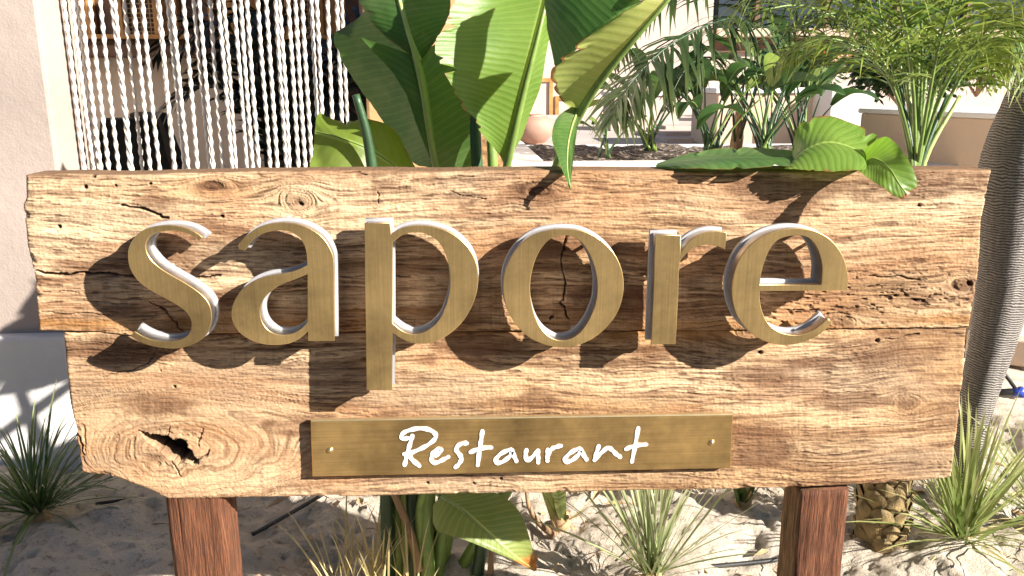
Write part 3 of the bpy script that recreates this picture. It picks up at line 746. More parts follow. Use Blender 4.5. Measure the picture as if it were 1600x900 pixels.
# sunlit central leaf
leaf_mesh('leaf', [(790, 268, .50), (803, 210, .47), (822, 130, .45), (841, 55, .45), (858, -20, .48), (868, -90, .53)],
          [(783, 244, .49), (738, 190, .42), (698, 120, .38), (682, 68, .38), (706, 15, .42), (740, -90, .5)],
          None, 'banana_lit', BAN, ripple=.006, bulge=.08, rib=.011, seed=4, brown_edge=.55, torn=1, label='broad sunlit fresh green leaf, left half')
leaf_mesh('leaf', [(790, 268, .502), (803, 210, .472), (822, 130, .452), (841, 55, .452), (858, -20, .482), (868, -90, .532)], None,
          [(800, 240, .50), (818, 205, .50), (842, 140, .50), (858, 60, .50), (880, -20, .52), (886, -90, .56)], 'banana_lit', BAN, ripple=.005, bulge=.0, rib=0, seed=5, label='narrow right half of the sunlit leaf')
s0 = P(790, 266, .50); stalk([root(.02), (gb.x+.06, gb.y, .45), (s0.x-.015, .52, s0.z-.25), s0], (.022, .011), 'stalk', BAN, world=True)
# right leaf: yellow-green half and dark half that folds over it, brown torn edge
leaf_mesh('leaf', [(893, 200, .34), (925, 145, .27), (965, 92, .22), (1005, 45, .19), (1048, -5, .18), (1090, -60, .20)],
          [(890, 168, .34), (872, 150, .28), (862, 110, .22), (905, 70, .17), (975, 18, .15), (1020, -50, .16)],
          None, 'banana_yellow', BAN, ripple=.004, bulge=.10, rib=.011, rib_mat='stalk', brown_edge=.9, torn=1, seed=6, label='bright yellow-green half leaf with torn brown edge')
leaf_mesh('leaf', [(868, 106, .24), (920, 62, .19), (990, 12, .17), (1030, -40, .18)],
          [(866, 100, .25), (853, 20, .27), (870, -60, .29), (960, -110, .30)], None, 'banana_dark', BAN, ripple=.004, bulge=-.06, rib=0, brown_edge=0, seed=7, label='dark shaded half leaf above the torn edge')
s0 = P(893, 200, .42); s1 = P(866, 275, .47)
stalk([root(.05, .0), (gb.x+.12, gb.y-.02, .45), s1, P(877, 236, .40), P(895, 196, .338)], (.02, .010), 'stalk', BAN, world=True)
# small curled leaf whose tip hangs over the top edge of the board
leaf_mesh('leaf', [(908, 160, .32), (896, 190, .28), (888, 222, .16), (886, 258, .02), (889, 282, -.045), (892, 297, -.05)],
          [(896, 166, .32), (872, 182, .28), (862, 212, .16), (872, 248, .02), (883, 278, -.045), (891, 296, -.05)],
          [(912, 163, .32), (904, 190, .28), (899, 222, .16), (895, 258, .02), (892, 282, -.045), (893, 297, -.05)],
          'banana_mid', BAN, ripple=.003, bulge=.08, rib=.003, rib_mat='stalk_pale', seed=8, n=40, label='small curled leaf with its tip over the board edge')
# olive leaf low at the left
leaf_mesh('leaf', [(655, 300, .62), (620, 262, .56), (575, 232, .52), (530, 215, .52), (492, 205, .56)],
          [(650, 310, .60), (600, 305, .50), (550, 300, .46), (505, 296, .46), (486, 262, .50)],
          [(660, 280, .64), (625, 215, .62), (580, 184, .60), (530, 188, .60), (497, 173, .60)], 'banana_over', BAN, ripple=.008, bulge=.03, rib=.003, rib_mat='stalk', seed=9, brown_edge=.55, torn=1, label='olive green leaf spread low beside the curtain')
s0 = P(655, 300, .62); stalk([root(-.06), (gb.x-.05, gb.y, .5), (s0.x, .62, s0.z-.1), s0], (.02, .008), 'stalk', BAN, world=True)
# bare leaf stalks
stalk([root(-.09), P(600, 560, .55), P(593, 400, .50), P(584, 285, .48), P(573, 210, .47), P(556, 148, .46)], (.022, .009), 'stalk_dark', BAN, world=True)
stalk([root(.03, .03), P(720, 620, .64), P(738, 430, .60), P(746, 290, .58), P(743, 210, .58), P(745, 120, .6)], (.02, .013), 'stalk_dark', BAN, world=True)
stalk([root(.06, .03), P(735, 620, .66), P(756, 430, .62), P(769, 290, .60), P(768, 225, .60), P(762, 150, .62)], (.02, .011), 'stalk', BAN, world=True)
# stems near the ground, seen under the board
stalk([(gb.x-.02, gb.y-.03, -.03), P(655, 850, gb.y-.03), P(648, 780, gb.y-.02), P(650, 650, gb.y)], (.032, .022), 'stalk_dark', BAN, 'stem', world=True)
stalk([(gb.x+.03, gb.y-.06, -.03), P(668, 870, gb.y-.06), P(662, 800, gb.y-.05), P(664, 650, gb.y)], (.022, .015), 'stalk', BAN, 'stem', world=True)
stalk([P(655, 890, gb.y-.07), P(640, 830, gb.y-.08), P(615, 770, gb.y-.07), P(600, 740, gb.y-.04)], (.013, .008), 'stalk_brown', BAN, 'dry_stalk', world=True)
stalk([P(745, 905, gb.y-.02), P(752, 850, gb.y-.02), P(748, 790, gb.y)], (.02, .015), 'stalk_dark', BAN, 'stem', world=True)
stalk([P(766, 905, gb.y-.05), P(768, 850, gb.y-.05)], (.012, .005), 'stalk_brown', BAN, 'dry_stalk', n=8, world=True)
# low ageing leaf under the board
leaf_mesh('leaf', [(690, 775, .46), (720, 795, .40), (760, 830, .36), (800, 865, .36), (838, 892, .40)],
          [(676, 792, .45), (682, 828, .36), (730, 845, .33), (785, 868, .34), (834, 892, .40)],
          [(700, 768, .48), (770, 768, .44), (812, 800, .40), (830, 850, .38), (840, 888, .40)], 'banana_old', BAN, ripple=.003, bulge=.06, rib=.005, rib_mat='stalk_pale', brown_tip=.32, seed=10, label='ageing leaf with brown tip drooping under the board')
stalk([P(660, 890, gb.y-.05), P(655, 800, .55), P(668, 765, .5), P(690, 775, .46)], (.014, .006), 'stalk', BAN, world=True)
# big leaf folded over the top edge of the board at the right
FOL = BAN
leaf_mesh('leaf', [(1025, 258, .06), (1080, 250, .05), (1150, 246, .05), (1240, 246, .06)],
          [(1025, 262, .05), (1080, 264, -.02), (1150, 264, -.035), (1240, 262, -.035)],
          [(1028, 254, .09), (1085, 236, .16), (1150, 228, .20), (1238, 234, .22)], 'banana_mid', FOL, ripple=.003, bulge=.05, rib=0, seed=11, brown_edge=.55, torn=1, label='flat leaf part lying along the top of the board')
leaf_mesh('leaf', [(1228, 262, -.02), (1262, 232, .02), (1300, 222, .04), (1345, 238, .04), (1352, 262, .0)],
          [(1226, 266, -.04), (1262, 268, -.055), (1300, 268, -.07), (1335, 268, -.075), (1350, 266, -.06)],
          [(1236, 232, .12), (1250, 190, .16), (1300, 180, .16), (1366, 206, .12), (1372, 216, .08)], 'banana_lit', FOL, ripple=.003, bulge=.08, rib=0, seed=12, brown_edge=.55, torn=1, label='upright folded leaf part on the board edge')
leaf_mesh('leaf', [(1348, 258, .03), (1365, 248, .0), (1388, 262, -.085), (1404, 286, -.115), (1418, 305, -.12)],
          [(1335, 262, -.03), (1352, 275, -.075), (1375, 290, -.11), (1395, 304, -.12), (1410, 311, -.12)],
          [(1350, 232, .06), (1385, 214, -.01), (1416, 245, -.085), (1430, 275, -.11), (1432, 296, -.115)], 'banana_lit', FOL, ripple=.003, bulge=.06, rib=.002, brown_edge=.5, brown_tip=.1, seed=13, label='leaf tip hanging down over the front of the board')
stalk([P(1240, 248, .10), P(1180, 300, .25), P(1000, 420, .5), root(.1, .02)], (.008, .02), 'stalk', BAN, world=True)

# ------------------------------------------------------------------ blades: yuccas and grass
def blades(name, base, n, length, width, el0, el1, droop, mat, parent, seed, az=None, seg=5, rag=.02):
    rg = random.Random(seed); V = []; Fc = []; TIP = []; RND = []
    for i in range(n):
        a = rg.uniform(0, 2*math.pi) if az is None else rg.uniform(*az)
        e = R(rg.uniform(el0, el1)); L = length*rg.uniform(.65, 1.1); wd = width*rg.uniform(.7, 1.15); dr = droop*rg.uniform(.4, 1.5)
        p = Vector(base)+Vector((rg.uniform(-rag, rag), rg.uniform(-rag, rag), rg.uniform(0, .03)))
        hd = Vector((math.cos(a), math.sin(a), 0)); side = Vector((-hd.y, hd.x, 0)); rnd = rg.random(); tw = rg.uniform(-.5, .5)
        side = (side+Vector((0, 0, tw))).normalized()
        b = len(V); ph = rg.uniform(-.25, .25)
        for k in range(seg+1):
            f = k/seg; ee = e-dr*f*f
            if k: p = p+(hd*math.cos(ee)+Vector((0, 0, 1))*math.sin(ee)+side*ph*.15*f)*(L/seg)
            w_ = wd*(.7+.9*f)*(1-f)**.55 if f > .02 else wd*.7
            if k == seg: w_ = wd*.04
            V += [p-side*w_, p+Vector((0, 0, -w_*.35)), p+side*w_]; TIP += [f]*3; RND += [rnd]*3
        for k in range(seg):
            q = b+3*k; Fc += [(q, q+1, q+4, q+3), (q+1, q+2, q+5, q+4)]
    me = bpy.data.meshes.new(name); me.from_pydata([tuple(v) for v in V], [], Fc); me.update()
    a1 = me.attributes.new('tip', 'FLOAT', 'POINT'); a1.data.foreach_set('value', TIP)
    a2 = me.attributes.new('rnd', 'FLOAT', 'POINT'); a2.data.foreach_set('value', RND)
    return link(name, me, M[mat], parent, True)
def yucca(px, py, label, n, length, width, mat, seed, el=(12, 86), droop=.5, husk=True, name='yucca_plant', Y=None, cat='plant'):
    g = G(px, py); g.z = 0
    t = empty(name, g, label, cat, 'spiky plants in the sand')
    # every blade that can be told apart is its own part
    rg = random.Random(seed)
    for i in range(n):
        u = (i+.5)/n
        lo = el[0]+(el[1]-el[0])*u**.8
        blades('blade', (g.x, g.y, .035), 1, length, width, lo-6, lo+6, droop*(1.1-.6*u), mat, t, seed*100+i)
    if husk:
        blades('dry_leaf', (g.x, g.y, .03), 16, length*.42, width*.8, -12, 25, .9, 'dry_grass', t, seed*7)
        mb = MB(); mb.tube([(g.x, g.y, -.03), (g.x, g.y, .03), (g.x, g.y, .075)], [.035, .042, .02], 10); mb.build('base', M['husk'], t, True)
    return t
yucca(62, 822, 'dense dark green yucca at the foot of the white wall plinth', 120, .42, .0058, 'yucca_dark', 21, (4, 80), .7)
yucca(1500, 868, 'large sunlit yucca right of the board with pale blades', 140, .49, .0060, 'yucca', 22, (18, 88), .30)
yucca(1018, 925, 'pale grey-green yucca low in front between the posts', 84, .44, .0052, 'yucca_grey', 23, (30, 88), .2)
yucca(1625, 835, 'small green yucca cut off by the right edge of the photo', 60, .42, .0055, 'yucca', 24, (15, 80), .5)
g = G(590, 935); g.z = 0
t = empty('dry_grass', g, 'straw-yellow spiky grass tuft low in front left of the drooping leaf', 'grass', 'spiky plants in the sand')
for i in range(58): blades('blade', (g.x+random.uniform(-.13, .13), g.y+random.uniform(-.06, .06), 0), 1, .30, .0042, 60, 88, .22, 'dry_grass', t, 3100+i)
# short stubby shoots seen between board and sand
for (px, py, lab, mt, sd, n_) in ((878, 822, 'young shoot with yellow-green heart and orange outer leaves under the board', 'yucca', 41, 12), (1160, 800, 'dark green young shoot in the shade under the board', 'yucca_dark', 42, 14)):
    g = G(px, py); g.z = 0
    t = empty('young_shoot', g, lab, 'plant')
    for i in range(n_): blades('blade', (g.x, g.y, 0), 1, .30, .017, 62, 86, .15, mt, t, sd*100+i)
    for i in range(7): blades('dry_leaf', (g.x, g.y, 0), 1, .17, .013, 18, 62, -.5, 'dry_grass', t, sd*50+i)
    mb = MB(); mb.tube([(g.x, g.y, -.03), (g.x, g.y, .05)], [.034, .028], 10); mb.build('base', M['husk'], t, True)
g = G(842, 828); t = empty('dry_leaf_sheath', (g.x, g.y, 0), 'curved dry brown leaf sheath lying beside the young shoot', 'dry leaf')
stalk([P(822, 765, g.y+.02), P(828, 795, g.y), P(845, 820, g.y-.03), P(868, 838, g.y-.06)], (.006, .013), 'stalk_brown', t, 'sheath', world=True)

# ------------------------------------------------------------------ palms
def frond(name, pts, parent, nleaf, llen, lwid, mat, seed, droop=.5, spread=.9, rach=.006, world=False, rmat='stalk', hang=0.0, start=.12, seg=4):
    L = [Vector(v) for v in catmull([(Vector(p) if world else P(*p)) for p in pts], 60)]
    rg = random.Random(seed); V = []; Fc = []; TIP = []; RND = []
    fr = rg.random()*.5
    for i in range(nleaf):
        f = start+(1-start)*(i+.5)/nleaf
        k = min(58, int(f*59)); p0 = L[k].lerp(L[k+1], f*59-k); t = (L[k+1]-L[k]).normalized()
        sd = t.cross(Vector((0, 0, 1)))
        sd = sd.normalized() if sd.length > .15 else Vector((1, 0, 0))
        sd = sd-t*sd.dot(t); sd.normalize()
        nrm = sd.cross(t)
        for sg in (-1, 1):
            ll = llen*(math.sin(math.pi*min(1, (f*.86+.12)))**.6)*rg.uniform(.8, 1.12)
            d = (t*rg.uniform(.35, 1.0)+sd*sg*spread*rg.uniform(.7, 1.1)+nrm*rg.uniform(-.35, .5)).normalized()
            rnd = min(1, fr+rg.random()*.6); b = len(V); p = p0.copy(); wv = (t-d*t.dot(d)).normalized()
            dr = droop*rg.uniform(.6, 1.4)
            for s in range(seg+1):
                q = s/seg
                dd = (d+Vector((0, 0, -1))*(dr*q*q+hang*q)).normalized()
                if s: p = p+dd*(ll/seg)
                w_ = lwid*(.5+1.1*q if q < .4 else .94*(1-q)/.6+.05)
                V += [p-wv*w_, p+wv*w_]; TIP += [q, q]; RND += [rnd, rnd]
            for s in range(seg): q = b+2*s; Fc.append((q, q+1, q+3, q+2))
    me = bpy.data.meshes.new(name); me.from_pydata([tuple(v) for v in V], [], Fc); me.update()
    a1 = me.attributes.new('tip', 'FLOAT', 'POINT'); a1.data.foreach_set('value', TIP)
    a2 = me.attributes.new('rnd', 'FLOAT', 'POINT'); a2.data.foreach_set('value', RND)
    o = link(name, me, M[mat], parent, False)
    mb = MB(); mb.tube(L[::3], [rach*(1-.75*i/19) for i in range(len(L[::3]))], 6); r_ = mb.build('rachis', M[rmat], o, True); r_.location = (0, 0, 0)
    return o
# feathery palm right of centre, its scaly trunk shows under the board
gp = G(1372, 858); gp.z = 0
YPA = gp.y
PAL = empty('feather_palm', gp, 'young feathery palm behind the right end of the board with scaly trunk', 'palm')
topc = P(1430, 285, YPA)
mb = MB(); hz = topc.z*.62
mb.tube([(gp.x, gp.y, -.05), (gp.x+(topc.x-gp.x)*.3, gp.y, hz*.5), (topc.x, gp.y, topc.z-.1)], [.062, .056, .045], 20); mb.build('trunk', M['walnut'], PAL, True)
V = []; nu, nv = 6, 5
for j in range(nv+1):
    for i in range(nu+1):
        u = i/nu*2-1; v = j/nv; wv_ = .034*math.sqrt(max(0, 1-(max(0, v-.15)/.85)**2.2))
        V.append((u*wv_, -(.016*(1-u*u)*(1-.55*v)+.002)-.014*(1-v)*0-.012*v*v, -.03+.075*v+.006*u*u))
bme = bpy.data.meshes.new('leaf_scar'); bme.from_pydata(V, [], [(j*(nu+1)+i, j*(nu+1)+i+1, (j+1)*(nu+1)+i+1, (j+1)*(nu+1)+i) for j in range(nv) for i in range(nu)]); bme.update()
bme.polygons.foreach_set('use_smooth', [True]*len(bme.polygons)); bme.materials.append(M['scale_bark'])
rgb = random.Random(3)
for r_ in range(13):
    for k in range(7):
        f = r_*.047/max(hz, .1); cx = gp.x+(topc.x-gp.x)*.6*f; z = r_*.047
        a_ = (k+.5*(r_ % 2))/7*2*math.pi+rgb.uniform(-.08, .08)
        o = bpy.data.objects.new('leaf_scar', bme); COL.objects.link(o); o.parent = PAL
        o.location = (cx-gp.x+.060*math.sin(a_), -.060*math.cos(a_), z+rgb.uniform(-.006, .006)); o.rotation_euler = (rgb.uniform(.1, .3), rgb.uniform(-.15, .15), a_); q = rgb.uniform(.9, 1.15); o.scale = (q, rgb.uniform(.8, 1.3), q)
rg = random.Random(5)
def palm_frond(path, nl, ll, lw, mat, sd, droop=.5, hang=0, start=.48, rach=.007, rmat='stalk'):
    nl = int(nl*.86); lw *= .76; ll *= 1.3; droop *= 1.25
    pts = [(topc.x, YPA, topc.z-.2), tuple(topc)]+[tuple(P(*q)) for q in path]
    frond('frond', pts, PAL, nl, ll, lw, mat, sd, droop, .9, rach, True, rmat, hang, start)
palm_frond([(1400, 130, YPA), (1375, 20, YPA-.05), (1340, -80, YPA-.1)], 34, .24, .0050, 'palm_green', 51)
palm_frond([(1440, 120, YPA-.02), (1438, 0, YPA-.04), (1432, -120, YPA-.08)], 34, .24, .0050, 'palm_green', 52)
palm_frond([(1470, 150, YPA-.05), (1530, 60, YPA-.12), (1600, 0, YPA-.2), (1660, -10, YPA-.25)], 36, .22, .0050, 'palm_green', 53, .8, .3)
palm_frond([(1480, 160, YPA), (1520, 95, YPA), (1570, 30, YPA), (1640, 20, YPA)], 34, .22, .0052, 'palm_green', 54, 1.0, .5)
palm_frond([(1405, 150, YPA+.05), (1350, 60, YPA+.05), (1260, 10, YPA), (1170, 20, YPA-.05)], 38, .22, .0048, 'palm_green', 55, .7, .1)
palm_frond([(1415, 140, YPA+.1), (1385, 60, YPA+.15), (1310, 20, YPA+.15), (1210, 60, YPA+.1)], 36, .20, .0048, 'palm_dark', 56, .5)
palm_frond([(1425, 150, YPA+.1), (1415, 50, YPA+.2), (1400, -60, YPA+.2)], 30, .22, .005, 'palm_green', 57)
palm_frond([(1452, 150, YPA+.08), (1490, 40, YPA+.1), (1520, -60, YPA+.1)], 32, .24, .005, 'palm_green', 58)
palm_frond([(1448, 170, YPA-.1), (1470, 60, YPA-.16), (1500, -20, YPA-.2), (1550, -60, YPA-.2)], 32, .22, .005, 'palm_green', 59, .8, .2)
palm_frond([(1408, 170, YPA-.06), (1370, 100, YPA-.1), (1300, 60, YPA-.12), (1230, 80, YPA-.12)], 32, .17, .0045, 'palm_green', 60, .5)
for k, pth in enumerate(([(1418, 120, YPA+.12), (1330, -10, YPA+.25), (1230, -40, YPA+.3), (1140, 20, YPA+.3)], [(1440, 130, YPA+.15), (1460, -10, YPA+.3), (1540, -60, YPA+.4), (1620, 10, YPA+.4)],
        [(1460, 140, YPA+.1), (1540, 30, YPA+.1), (1590, 60, YPA+.05), (1610, 140, YPA)], [(1468, 150, YPA+.2), (1520, 70, YPA+.3), (1580, 70, YPA+.3), (1640, 130, YPA+.3)],
        [(1400, 140, YPA+.2), (1330, 70, YPA+.3), (1260, 60, YPA+.3), (1200, 110, YPA+.3)], [(1425, 120, YPA-.1), (1400, -10, YPA-.2), (1340, -60, YPA-.3), (1260, -30, YPA-.35)])):
    palm_frond(pth, 34, .22, .0052, 'palm_green', 160+k, .8, .35 if k in (2, 3) else .15)
# bare lower leaf sheaths / canes
for k, (x1, y1) in enumerate(((1392, 110), (1405, 130), (1418, 120), (1447, 110), (1462, 140), (1480, 150), (1500, 150), (1435, 90))):
    stalk([(topc.x, YPA, topc.z-.25), tuple(P(1430+(x1-1430)*.15, 262, YPA-.02)), tuple(P(x1, y1, YPA+.02))], (.013, .005), ('stalk', 'stalk_dark', 'stalk_pale', 'stalk')[k % 4], PAL, 'cane', 14, 8, True)

# tall ringed palm at the far right
TR = empty('ringed_palm', (P(1508, 720, .95).x, .95, 0), 'grey ringed palm trunk curving up past the right end of the board', 'palm')
path = [(1494, 850, 26), (1500, 760, 26), (1512, 690, 27), (1531, 610, 30), (1552, 530, 36), (1568, 450, 42), (1578, 370, 50), (1590, 290, 62), (1606, 225, 62), (1628, 130, 46), (1640, 40, 40), (1652, -60, 34), (1665, -200, 32), (1680, -420, 30), (1690, -700, 28), (1695, -900, 26)]
base3 = G(1488, 905)
L = catmull([tuple(P(x, y, .95))+(r_*.00196,) for x, y, r_ in path], 150)
V = []; UV = []; n = 36; acc = 0
for i, q in enumerate(L):
    if i: acc += float(np.linalg.norm(q[:3]-L[i-1][:3]))
    t = Vector(L[min(i+1, 149)][:3])-Vector(L[max(i-1, 0)][:3]); t.normalize()
    e1 = Vector((1, 0, 0)); e1 = (e1-t*e1.dot(t)).normalized(); e2 = t.cross(e1)
    for k in range(n+1):
        a = 2*math.pi*k/n
        lobe = 1+.10*math.exp(-((a-4.9)/.35)**2)*(-1 if i < 70 else 0)+.03*math.sin(3*a+acc*2)
        r_ = q[3]*lobe+.0012*math.sin(acc*190)+.0025*mnoise.noise(Vector((k*.8, acc*12, 0)))
        V.append(Vector(q[:3])+(e1*math.cos(a)+e2*math.sin(a))*r_); UV.append((k/n, acc))
Fc = [(i*(n+1)+k, i*(n+1)+k+1, (i+1)*(n+1)+k+1, (i+1)*(n+1)+k) for i in range(149) for k in range(n)]
o = mesh('trunk', V, Fc, M['trunk'], TR, True)
uv = o.data.uv_layers.new(name='UVMap'); uv.data.foreach_set('uv', [c for l in o.data.loops for c in UV[l.vertex_index]])
tp = Vector(L[-1][:3])
for k in range(9):
    a = R(-20+k*40+random.uniform(-8, 8)); L_ = random.uniform(.9, 1.2)
    h = Vector((math.cos(a), math.sin(a)*.8, 0))
    frond('frond', [tp, tp+h*.35*L_+Vector((0, 0, .35)), tp+h*.8*L_+Vector((0, 0, .38)), tp+h*1.15*L_+Vector((0, 0, .1))], TR, 34, .34, .009, 'palm_green', 80+k, .6, .9, .01, True, 'stalk', .2)

# ------------------------------------------------------------------ pavilion at the left: piers, curtain, room
PV = empty('pavilion', (P(60, 500, 1.5).x, 1.5, 0), 'cream plastered pavilion with curtained opening at the left', 'building')
xr = P(76, 150, 1.5).x
mb = MB(); mb.box(-4.6, xr, 1.5, 1.78, .45, 2.5); mb.build('pier', M['cream'], PV, False, .012)['label'] = 'cream pier at the left edge'
zp = P(40, 525, 1.46).z
mb = MB(); mb.box(-4.6, P(98, 560, 1.44).x+.02, 1.44, 1.80, -.1, zp); mb.build('plinth', M['white_wall'], PV, False, .012)['label'] = 'white plinth below the cream pier'
xa = P(566, 150, 1.5).x; xb = P(800, 150, 1.6).x
mb = MB(); mb.box(xa, xb, 1.62, 1.86, -.1, 2.5); mb.build('pier', M['orange_wall'], PV, False, .012)['label'] = 'ochre pier behind the banana leaves'
mb = MB(); mb.box(-4.6, xr, 1.5, 1.78, 2.501, 2.639); mb.box(xa, xb, 1.62, 1.86, 2.501, 2.639); mb.build('pier_head', M['cream'], PV); mb = MB(); mb.box(-4.7, xb+.05, 1.45, 1.9, 2.64, 2.74); mb.build('coping', M['cream'], PV, False, .02)
mb = MB(); mb.box(xr, xa, 1.55, 1.75, 2.5, 2.639); mb.build('lintel', M['cream'], PV, False, .01)
mb = MB(); mb.box(-4.6, xb, 4.55, 4.75, -.1, 2.6); mb.build('back_wall', M['grey_wall'], PV)
mb = MB(); mb.box(xb-.2, xb, 1.91, 4.55, -.1, 3.4); mb.build('added_side_wall', M['grey_wall'], PV)  # unseen wall, made tall to keep direct sun off the back wall
mb = MB(); mb.box(-3.3, -3.1, 1.80, 4.55, -.1, 2.6); mb.build('added_side_wall', M['grey_wall'], PV)  # unseen pale wall added to bounce sunlight onto the back wall
mb = MB(); mb.box(-4.6, xb-.2, 1.6, 4.55, -.05, .12); mb.build('floor', M['floor_dark'], PV)
# bead curtain
YC = 1.68
CUR = empty('bead_curtain', (P(330, 100, YC).x, YC, 0), 'curtain of white twisted cord strands hanging in the pavilion opening', 'curtain')
mb = MB(); mb.tube([(xr+.005, YC, 2.47), (xa-.005, YC, 2.47)], .014, 10); mb.build('rod', M['walnut'], CUR, True)
tops = [288, 318, 365, 410, 445, 500, 540, 585, 630, 685, 740, 762, 820, 880, 930, 965, 992, 1040, 1100, 1145, 1182, 1220, 1245, 1275, 1310, 1342, 1378, 1412, 1456, 1502, 1522, 342, 522, 712, 850, 1072]
protos = []
for v in range(3):
    rg = random.Random(300+v); V = []; Lz = 2.2; rings = 340; n = 8; pitch = .043
    for i in range(rings+1):
        z = -Lz*i/rings; tw = math.pi*(-z)/pitch+.4*mnoise.noise(Vector((z*4, v, 0)))
        a_, b_ = .0090*(1+.14*mnoise.noise(Vector((z*9, v, 4)))), .0056
        ox = .006*mnoise.noise(Vector((z*1.6, v*3.3, 1)))*min(1, -z); oy = .006*mnoise.noise(Vector((z*1.6, v*3.3, 9)))*min(1, -z)
        for k in range(n):
            a = 2*math.pi*k/n; x, y = a_*math.cos(a), b_*math.sin(a)
            V.append((ox+x*math.cos(tw)-y*math.sin(tw), oy+x*math.sin(tw)+y*math.cos(tw), z))
    me = bpy.data.meshes.new('strand')
    me.from_pydata(V, [], [(i*n+k, (i+1)*n+k, (i+1)*n+(k+1) % n, i*n+(k+1) % n) for i in range(rings) for k in range(n)]); me.update()
    me.polygons.foreach_set('use_smooth', [True]*len(me.polygons)); me.materials.append(M['curtain']); protos.append(me)
for i, tx in enumerate(tops):
    p = P(tx*.35+4, 20, YC)
    o = bpy.data.objects.new('strand', protos[i % 3]); COL.objects.link(o); o.parent = CUR
    o.location = (p.x-CUR.location.x, random.uniform(-.02, .02), 2.47+random.uniform(-.02, .0)); o.rotation_euler = (random.uniform(-.004, .004), random.uniform(-.006, .006), random.uniform(0, 6.28))
    o.scale = (1, 1, random.uniform(.96, 1.03))
# timber screen on the back wall: cane panels, battens and sill
YB = 4.4
SC = empty('timber_screen', (P(250, 60, YB).x, YB, 1.0), 'varnished timber screen with cane panels on the room back wall behind the curtain', 'screen')
za = P(250, 72, YB).z; zt = 2.55
x0, x1 = P(60, 40, YB).x, P(560, 40, YB).x
mb = MB(); mb.box(x0, x1, YB+.06, YB+.10, za, zt); mb.build('backing_board', M['walnut'], SC)
mb = MB(); mb.box(x0, x1, YB-.10, YB+.10, za-.075, za); mb.build('sill', M['walnut'], SC, False, .006)
mb = MB(); mb.box(x0, x1, YB-.02, YB+.05, za+.045, za+.075); mb.build('rail', M['oak'], SC, False, .004)
k = 0; x = x0+.03
while x < x1-.1:
    wd = random.choice((.045, .06, .035)); mb = MB(); mb.box(x, x+wd, YB-.012, YB+.055, za+.076, zt); mb.build('batten', M['oak'], SC, False, .004)
    x2 = x+wd+random.choice((.10, .15, .2, .07))
    if k % 3 == 0 and x2 < x1:
        mb = MB(); z = za+.09
        while z < zt-.02: mb.box(x+wd, x2, YB+.02, YB+.028, z, z+.006); z += .03
        xx = x+wd+.012
        while xx < x2: mb.box(xx, xx+.006, YB+.029, YB+.036, za+.08, zt-.01); xx += .03
        mb.build('cane_panel', M['wicker'], SC)
    elif k % 3 == 1:
        mb = MB(); mb.box(x+wd+.002, x2-.002, YB+.03, YB+.05, za+.08, zt); mb.build('panel', M['oak'], SC)
    x = x2; k += 1
# dark door added on the back wall to blacken the area behind the right strands
DW = empty('added_dark_door', (P(480, 200, 4.5).x, 4.5, .12), 'dark timber double door added to blacken the back wall behind the right strands', 'door')
xd0, xd1 = P(405, 150, 4.5).x, P(575, 150, 4.5).x; zd = za-.08
mb = MB(); mb.box(xd0, xd1, 4.50, 4.549, .12, zd); mb.build('frame', M['black'], DW, False, .006)
for a_, b_ in ((xd0+.05, (xd0+xd1)/2-.005), ((xd0+xd1)/2+.005, xd1-.05)):
    mb = MB(); mb.box(a_, b_, 4.46, 4.499, .13, zd-.06); lf = mb.build('door_leaf', M['walnut'], DW, False, .006)
    for z0_, z1_ in ((.25, .72), (.80, zd-.16)):
        mb = MB(); mb.box(a_+.08, b_-.08, 4.445, 4.4595, z0_, z1_); q = mb.build('panel', M['black'], lf, False, .008); q.location = (0, 0, 0)
# dark chairs and a dark palm inside the room
def lounge_chair(px, label, rz, Y=3.0):
    p = P(px, 300, Y); t = empty('lounge_chair', (p.x, Y, .12), label, 'chair', 'black chairs inside the pavilion'); Mx = Matrix.Translation((p.x, Y, .12)) @ Matrix.Rotation(R(rz), 4, 'Z')
    def part(name, pts, th):
        V = [Mx @ Vector((x, y, z)) for x, y, z in pts]; nrm = (V[1]-V[0]).cross(V[2]-V[0]).normalized()
        mb = MB(); k = len(V); W = V+[v+nrm*th for v in V]
        mb.add(W, [tuple(range(k-1, -1, -1)), tuple(range(k, 2*k))]+[(i, (i+1) % k, k+(i+1) % k, k+i) for i in range(k)])
        mb.build(name, M['black'], t, False, .008)
    part('seat', [(-.28, -.28, .40), (.28, -.28, .40), (.28, .26, .36), (-.28, .26, .36)], .06)
    part('backrest', [(-.25, .24, .40), (.25, .24, .40), (.13, .40, 1.14), (-.13, .40, 1.14)], .05)
    for sx in (-.26, .26):
        for sy in (-.24, .24):
            a = Mx @ Vector((sx, sy, .38)); b = Mx @ Vector((sx*1.05, sy*1.1, 0)); mb = MB(); mb.tube([b, a], .016, 8); mb.build('leg', M['black'], t, True)
    for sx in (-.29, .29): part('armrest', [(sx-.02, -.26, .60), (sx+.02, -.26, .60), (sx+.02, .28, .62), (sx-.02, .28, .62)], .03)
lounge_chair(145, 'black chair with pointed back behind the leftmost strands', 160)
lounge_chair(215, 'black chair with pointed back near the middle of the curtain', 200, 3.15)
lounge_chair(318, 'black chair further right behind the curtain strands', 150, 3.9)
pk = P(470, 265, 2.7)
KP = empty('potted_palm', (pk.x, 2.7, .12), 'dark potted palm standing inside the pavilion behind the curtain', 'palm')
mb = MB(); mb.tube([(pk.x, 2.7, .12), (pk.x, 2.7, .30), (pk.x, 2.7, .50), (pk.x, 2.7, .52)], [.15, .19, .21, .19], 20); mb.build('pot', M['black'], KP, True)
